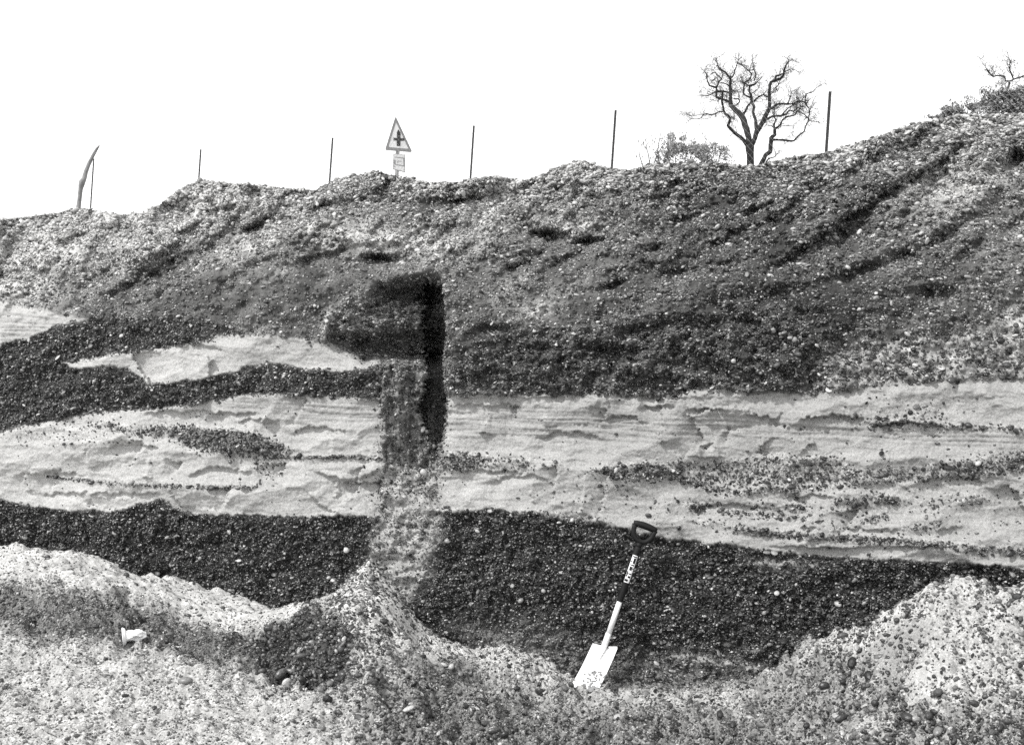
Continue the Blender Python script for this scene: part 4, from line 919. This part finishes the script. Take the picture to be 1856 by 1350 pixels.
# ---- leafy bushes
def leaves(mb, c, rad, n, rr, ls, hollow=.25):
    for _ in range(n):
        while True:
            v = Vector((rr.uniform(-1, 1), rr.uniform(-1, 1), rr.uniform(-1, 1)))
            if v.length < 1 and v.length > hollow*rr.random(): break
        p = c+Vector((v.x*rad[0], v.y*rad[1], v.z*rad[2])); a_ = Vector([rr.gauss(0, 1) for _ in range(3)]).normalized(); b_ = a_.orthogonal().normalized(); l = ls*rr.uniform(.6, 1.3)
        mb.add([p-a_*l, p+b_*l*.5, p+a_*l, p-b_*l*.5], [(0, 1, 2, 3)])
def bush(name, label, cat, dist, blobs, stems, n, seed, ls=.03, group=None, leafmat=None):
    rr = random.Random(seed); cx = sum(b_[0] for b_ in blobs)/len(blobs) if blobs else stems[0][0][0]
    root = at(cx, 330, dist); root.z = 3.75
    t = empty(name, root, label, cat, group)
    mb = MB()
    for pl in stems:
        pts = [at(x, y, dist+rr.uniform(-.1, .1)) for x, y in pl]; pts = [Vector((pts[0].x, dist, 3.7))]+pts
        mb.tube(pts, [.014-.010*i/len(pts) for i in range(len(pts))], 5)
    mb.build('stem', M_STEM, t, True)
    mb = MB()
    for (x, y, rx, ry, k) in blobs:
        c = at(x, y, dist); s = dist/F; R_ = (rx*s, rx*s*.9, ry*s)
        for _ in range(int(14*k)):            # clumps of different density
            v = Vector((rr.gauss(0, .5), rr.gauss(0, .5), rr.gauss(0, .5))); c2 = c+Vector((v.x*R_[0], v.y*R_[1], v.z*R_[2])); f = rr.uniform(.25, .6)
            leaves(mb, c2+Vector((0, 0, rr.uniform(0, .3)*R_[2])), (R_[0]*f, R_[1]*f, R_[2]*f), int(n*k/14*rr.uniform(.3, 1.7)), rr, ls)
    mb.build('foliage', leafmat or M_LEAF, t)
    return t
bush('young_shrub', 'thin wispy shrub with a few leaves left of the bare trees', 'shrub', 26, [(1165, 268, 26, 30, .35), (1195, 268, 32, 30, .7), (1215, 262, 14, 24, .5)],
     [[(1185, 300), (1192, 275), (1195, 255), (1198, 240)], [(1178, 300), (1175, 280), (1170, 262)], [(1165, 300), (1160, 285), (1158, 276)], [(1194, 275), (1203, 262)], [(1210, 290), (1211, 262), (1212, 242)]], 500, 41, .028)
bush('leafy_bush', 'low leafy bush on the skyline left of the bare tree trunk', 'bush', 27, [(1222, 278, 22, 22, 1), (1250, 280, 28, 24, 1.6), (1235, 264, 16, 14, .8), (1205, 285, 16, 16, .6)], [[(1240, 300), (1245, 270)], [(1225, 300), (1222, 265)]], 620, 42)
bush('leafy_bush', 'thin leafy bush on the skyline directly beside the bare tree trunk', 'bush', 27.5, [(1283, 280, 26, 22, 1.4), (1308, 287, 20, 16, .9), (1330, 294, 14, 8, .2)], [[(1280, 300), (1284, 275)], [(1300, 302), (1304, 284)]], 500, 43)
bush('leafy_bush', 'low rounded leafy bush on the skyline left of the far right bush', 'bush', 24, [(1722, 205, 22, 12, 1.2), (1752, 202, 20, 14, 1.3), (1700, 214, 14, 6, .5), (1725, 192, 6, 10, .2)], [[(1725, 222), (1727, 186)], [(1752, 215), (1755, 195)]], 700, 44)
bush('leafy_bush', 'dense tall leafy bush at the right edge on the skyline', 'bush', 22, [(1805, 192, 26, 24, 1.6), (1840, 190, 34, 28, 2.2), (1830, 178, 30, 14, 1), (1890, 190, 40, 32, 2)], [[(1822, 210), (1825, 175)], [(1845, 210), (1842, 170)]], 850, 45)
rt = bush('leafy_tree', 'small half-bare tree rising behind the bush at the right edge', 'tree', 25, [(1820, 126, 22, 8, .3), (1838, 118, 14, 14, .3), (1850, 160, 10, 14, .2), (1800, 128, 14, 6, .15), (1780, 125, 14, 14, .1), (1880, 130, 26, 24, .6)], [[(1822, 200), (1822, 172)]], 330, 46, .03)
go = limb_builder((1660, 90), 9.0, 25, 47); mb = MB()
go(mb, [(1440, 900, 42), (1460, 690, 44), (1490, 640, 36), (1520, 580, 26), (1525, 520, 26)], 0, 0, 0); go(mb, [(1525, 520, 22), (1460, 515, 18), (1445, 440, 16), (1390, 435, 15), (1320, 428, 15), (1255, 440, 18), (1210, 400, 14), (1170, 340, 11), (1135, 280, 7)], 0, .2, 1)
go(mb, [(1525, 520, 22), (1590, 490, 19), (1555, 400, 16), (1535, 350, 16), (1532, 250, 12), (1530, 160, 8)], 0, -.2, 1); go(mb, [(1590, 490, 18), (1700, 460, 17), (1760, 430, 14), (1880, 390, 12)], 0, .2, 1)
o = mb.build('limb', M_BARK, rt, True)
